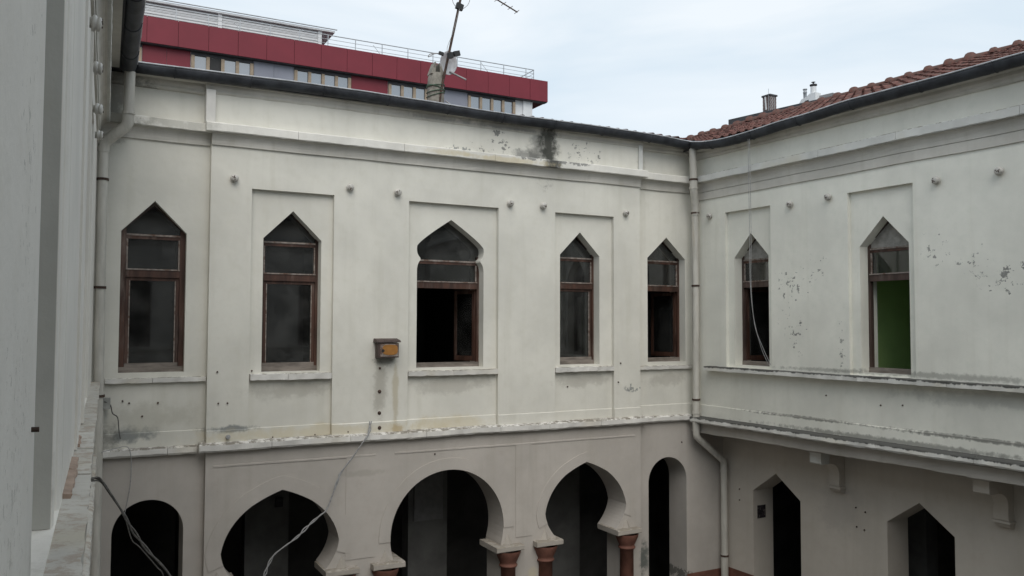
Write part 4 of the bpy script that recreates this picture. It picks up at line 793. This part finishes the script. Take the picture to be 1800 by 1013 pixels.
MB().tube(smooth_path([pb+Vector((-0.02, -0.04, -0.06)), Vector((0.27, -0.04, 1.3)), Vector((0.15, -0.05, 0.98)), Vector((0.18, -0.1, 0.84))]), 0.005, 5).build('lead', M_CABLE, mast)
b0, b1 = Vector((0.22, 0.10, 2.66)), Vector((1.55, -0.42, 1.84))
MB().tube([b0, b1], 0.014, 6).build('boom', M_IRON, mast)
bd = (b1-b0).normalized(); el = bd.cross(Vector((0, 0.25, 1))).normalized()
ev_ = Vector((0.55, 0.40, 0.45)).normalized()
for i in range(11):
    c_ = b0.lerp(b1, 0.04+0.095*i); MB().tube([c_-ev_*0.13, c_+ev_*0.13], 0.007, 5).build('element', M_IRON, mast)

# ------------------------------------------------------------------ red clad building behind
def rz_(z): return z+Z0
red = empty('office_building', (12, 46, 0), 0, 'red clad office block with a window band and roof railing behind the back roof', 'building')
off = Matrix.Translation((-12, -46, 0))
def rbx(name, mat, *a, parent=None):
    x0, x1, y0, y1, z0, z1 = a
    return MB().box(x0-12, x1-12, y0-46, y1-46, z0+Z0, z1+Z0).build(name, mat, parent or red)
FY = 40.0; X0, X1 = -8.0, 23.63
rbx('body', M_WHITE, X0, 22.75, FY+0.38, FY+16, -6.0, 12.64)
rbx('fascia_core', M_REDJ, X0+0.02, X1-0.02, FY+0.03, FY+16.5, 12.66, 13.80)
x = 2.72-1.32*8; k = 0
while x < X1-0.2:
    xe = min(x+1.318, X1)
    rbx('fascia_panel', M_RED, max(x, X0)+0.008, xe-0.008, FY-random.uniform(0, 0.012), FY+0.05, 12.64, 13.83); x += 1.318
for y in range(6): rbx('side_panel', M_RED, X1-0.04, X1+random.uniform(0, .01), FY+0.06+y*2.7, FY+0.04+y*2.7+2.68, 12.64, 13.83)
rbx('soffit', M_SLATE, X0, X1-0.03, FY+0.055, FY+0.375, 12.60, 12.655)
WY = FY+0.34
def rpanel(a, b, mat, name='wall_panel', n=1):
    for i in range(n): rbx(name, mat, a+(b-a)*i/n+0.006, a+(b-a)*(i+1)/n-0.006, WY-0.02, WY+0.03, 9.5, 12.595)
def rwin(a, b, n, dark=()):
    wv = empty('window', (0, 0, 0)); wv.parent = red
    wd = (b-a)/n
    for i in range(n):
        rbx('pane', M_BLACK if i in dark else M_FGLASS, a+wd*i+0.06, a+wd*(i+1)-0.06, WY, WY+0.03, 9.9, 12.42, parent=wv)
    for i in range(n+1): rbx('mullion', M_TAN, a+wd*i-0.075, a+wd*i+0.075, WY-0.09, WY-0.002, 9.9, 12.44, parent=wv)
    rbx('head', M_SLATE, a-0.08, b+0.08, WY-0.06, WY-0.003, 12.445, 12.595, parent=wv)
rpanel(-4.0, 1.9, M_RED, n=4); rwin(1.95, 2.45, 1); rpanel(2.55, 4.60, M_RED, n=2); rwin(4.70, 7.35, 4, (1,)); rpanel(7.45, 9.35, M_GPAN, n=2); rwin(9.45, 12.15, 4)
rpanel(12.25, 14.2, M_RED, n=1); rwin(14.3, 17.0, 4); rpanel(17.1, 18.75, M_GPAN, n=1); rwin(18.85, 21.6, 4)
rbx('end_pier', M_WHITE, 22.2, 22.78, WY-0.06, WY+0.02, -6, 12.6)
# roof railing
RY = FY+0.35
for x in [-6+1.42*i for i in range(21)]+[22.9]:
    rbx('rail_post', M_STEEL, x-0.018, x+0.018, RY-0.018, RY+0.018, 13.8, 14.47)
for z, r in ((14.48, 0.024), (14.27, 0.012), (14.06, 0.012)):
    MB().tube([Vector((-7-12, RY-46, z+Z0)), Vector((22.92-12, RY-46, z+Z0))], r, 6).build('rail', M_STEEL, red)
    MB().tube([Vector((22.92-12, RY-46, z+Z0)), Vector((22.92-12, RY+6-46, z+Z0))], r, 6).build('rail', M_STEEL, red)
for x in (6.5, 13.4, 19.6): MB().tube([Vector((x-12, RY-46, 14.35+Z0)), Vector((x+0.35-12, RY-46-0.2, 13.83+Z0))], 0.014, 5).build('rail_brace', M_STEEL, red)
# white louvred plant screen
SY = FY+1.6
scr = empty('plant_screen', (0, 0, 0)); scr.parent = red
rbx('screen_back', M_WHITE, -6, 11.05, SY+0.12, SY+2.6, 13.8, 15.02, parent=scr)
for i in range(9): rbx('slat', M_WHITE, -6, 11.05, SY+0.03, SY+0.09, 13.92+i*0.125, 14.02+i*0.125, parent=scr)
for x in (-3.0, -0.3, 2.4, 6.05, 10.95): rbx('screen_post', M_WHITE, x-0.09, x+0.09, SY-0.05, SY+0.1, 13.8, 15.05, parent=scr)
rbx('screen_cap', M_WHITE, -6.2, 11.7, SY-0.15, SY+2.8, 15.055, 15.14, parent=scr)
MB().tube([Vector((-6-12, SY-0.2-46, 15.2+Z0)), Vector((11.8-12, SY-0.2-46, 15.2+Z0))], 0.03, 6).build('cap_pipe', M_STEEL, scr)
rbx('stair_tower', M_WHITE, 1.5, 7.1, SY+3.2, SY+7.2, 13.81, 16.35)
rbx('stair_window', M_FGLASS, 5.2, 6.0, SY+3.17, SY+3.2, 15.9, 16.2)

# ------------------------------------------------------------------ neighbouring house behind the right roof, with its chimneys
nb = empty('neighbour_house', MAT_R @ Vector((-11.15, 12.0, -Z0)), ANG_R+radians(9), 'flat roofed house peeking over the tiled right roof, dark roof edge', 'building')
def nbx(name, mat, u0, u1, d0, d1, z0, z1, parent=nb): return MB().box(u0+11.15, u1+11.15, d0-12, d1-12, z0+Z0, z1+Z0).build(name, mat, parent)
nbx('wall', M_WHITE, -10.85, 3.0, 12.3, 20, -6, 7.55); nbx('roof_slab', M_SLATE, -11.15, 3.2, 12.0, 20.3, 7.56, 7.80)
nbx('parapet', M_CONC, -7.95, -7.05, 12.3, 13.0, 7.81, 8.0)
c1 = empty('brick_chimney', MAT_R @ Vector((-9.85, 12.8, 7.78)), ANG_R, 'square brown brick chimney with a flat cap and a white flue strip', 'chimney')
c1.scale = (0.55, 0.55, 0.9)
cb = MB(); bw = 0.62
for i in range(11):
    for s in range(4):
        for j in range(3):
            a = -bw/2+j*bw/3+(0.05 if i % 2 else 0); a1 = a+bw/3-0.014
            a1 = min(a1, bw/2)
            z0, z1 = i*0.075-0.05, i*0.075+0.013
            if s == 0: cb.box(a, a1, -bw/2-0.006, -bw/2+0.04, z0, z1)
            elif s == 1: cb.box(a, a1, bw/2-0.04, bw/2+0.006, z0, z1)
            elif s == 2: cb.box(-bw/2-0.006, -bw/2+0.04, a+0.042, a1-0.042, z0, z1)
            else: cb.box(bw/2-0.04, bw/2+0.006, a+0.042, a1-0.042, z0, z1)
tag(cb.build('bricks', M_BRICK, c1), kind='stuff')
MB().box(-bw/2, bw/2, -bw/2, bw/2, -0.05, 0.76).build('core', M_CONC, c1)
MB().box(-bw/2-0.06, bw/2+0.06, -bw/2-0.06, bw/2+0.06, 0.765, 0.83).build('cap', M_SLATE, c1)
MB().obox((-0.02, -bw/2-0.03, 0.48), Vector((1, 0, .14)).normalized(), Vector((0, 1, 0)), Vector((-.14, 0, 1)).normalized(), 0.05, 0.02, 0.28).build('flue_strip', M_WHITE, c1)
MB().tube([(0.25, -bw/2-0.05, 0.0), (0.25, -bw/2-0.05, 1.05)], 0.014, 6).build('rod', M_STEEL, c1)
c2 = empty('white_flue_stack', MAT_R @ Vector((-7.98, 12.8, 7.78)), ANG_R, 'white rendered chimney stack with an arched gap and two capped flues', 'chimney')
c2.scale = (0.78, 0.78, 0.85)
MB().plate([(-0.48, -0.15), (-0.30, -0.15), (-0.30, 0.02), (-0.15, 0.14), (0.05, 0.14), (0.05, -0.15), (0.42, -0.15), (0.42, 0.38), (0.10, 0.38), (-0.10, 0.28), (-0.36, 0.24), (-0.48, 0.1)], [], -0.18, 0.18).build('stack', M_WHITE, c2)
MB().lathe([(0.075, 0.22), (0.075, 0.52), (0.09, 0.52), (0.09, 0.56), (0.075, 0.56), (0.075, 0.66), (0.10, 0.66), (0.10, 0.69), (0, 0.70)], (-0.30, 0, 0), (0, 0, 1), 12).build('flue_pipe', M_STEEL, c2)
MB().lathe([(0.13, 0.36), (0.125, 0.68)], (0.17, 0, 0), (0, 0, 1), 12).build('flue_pipe', M_WHITE, c2)
MB().lathe([(0.0, 0.72), (0.16, 0.72), (0.16, 0.77), (0.04, 0.80), (0.04, 0.86), (0.1, 0.87), (0.0, 0.90)], (0.17, 0, 0), (0, 0, 1), 12).build('flue_cap', M_SLATE, c2)
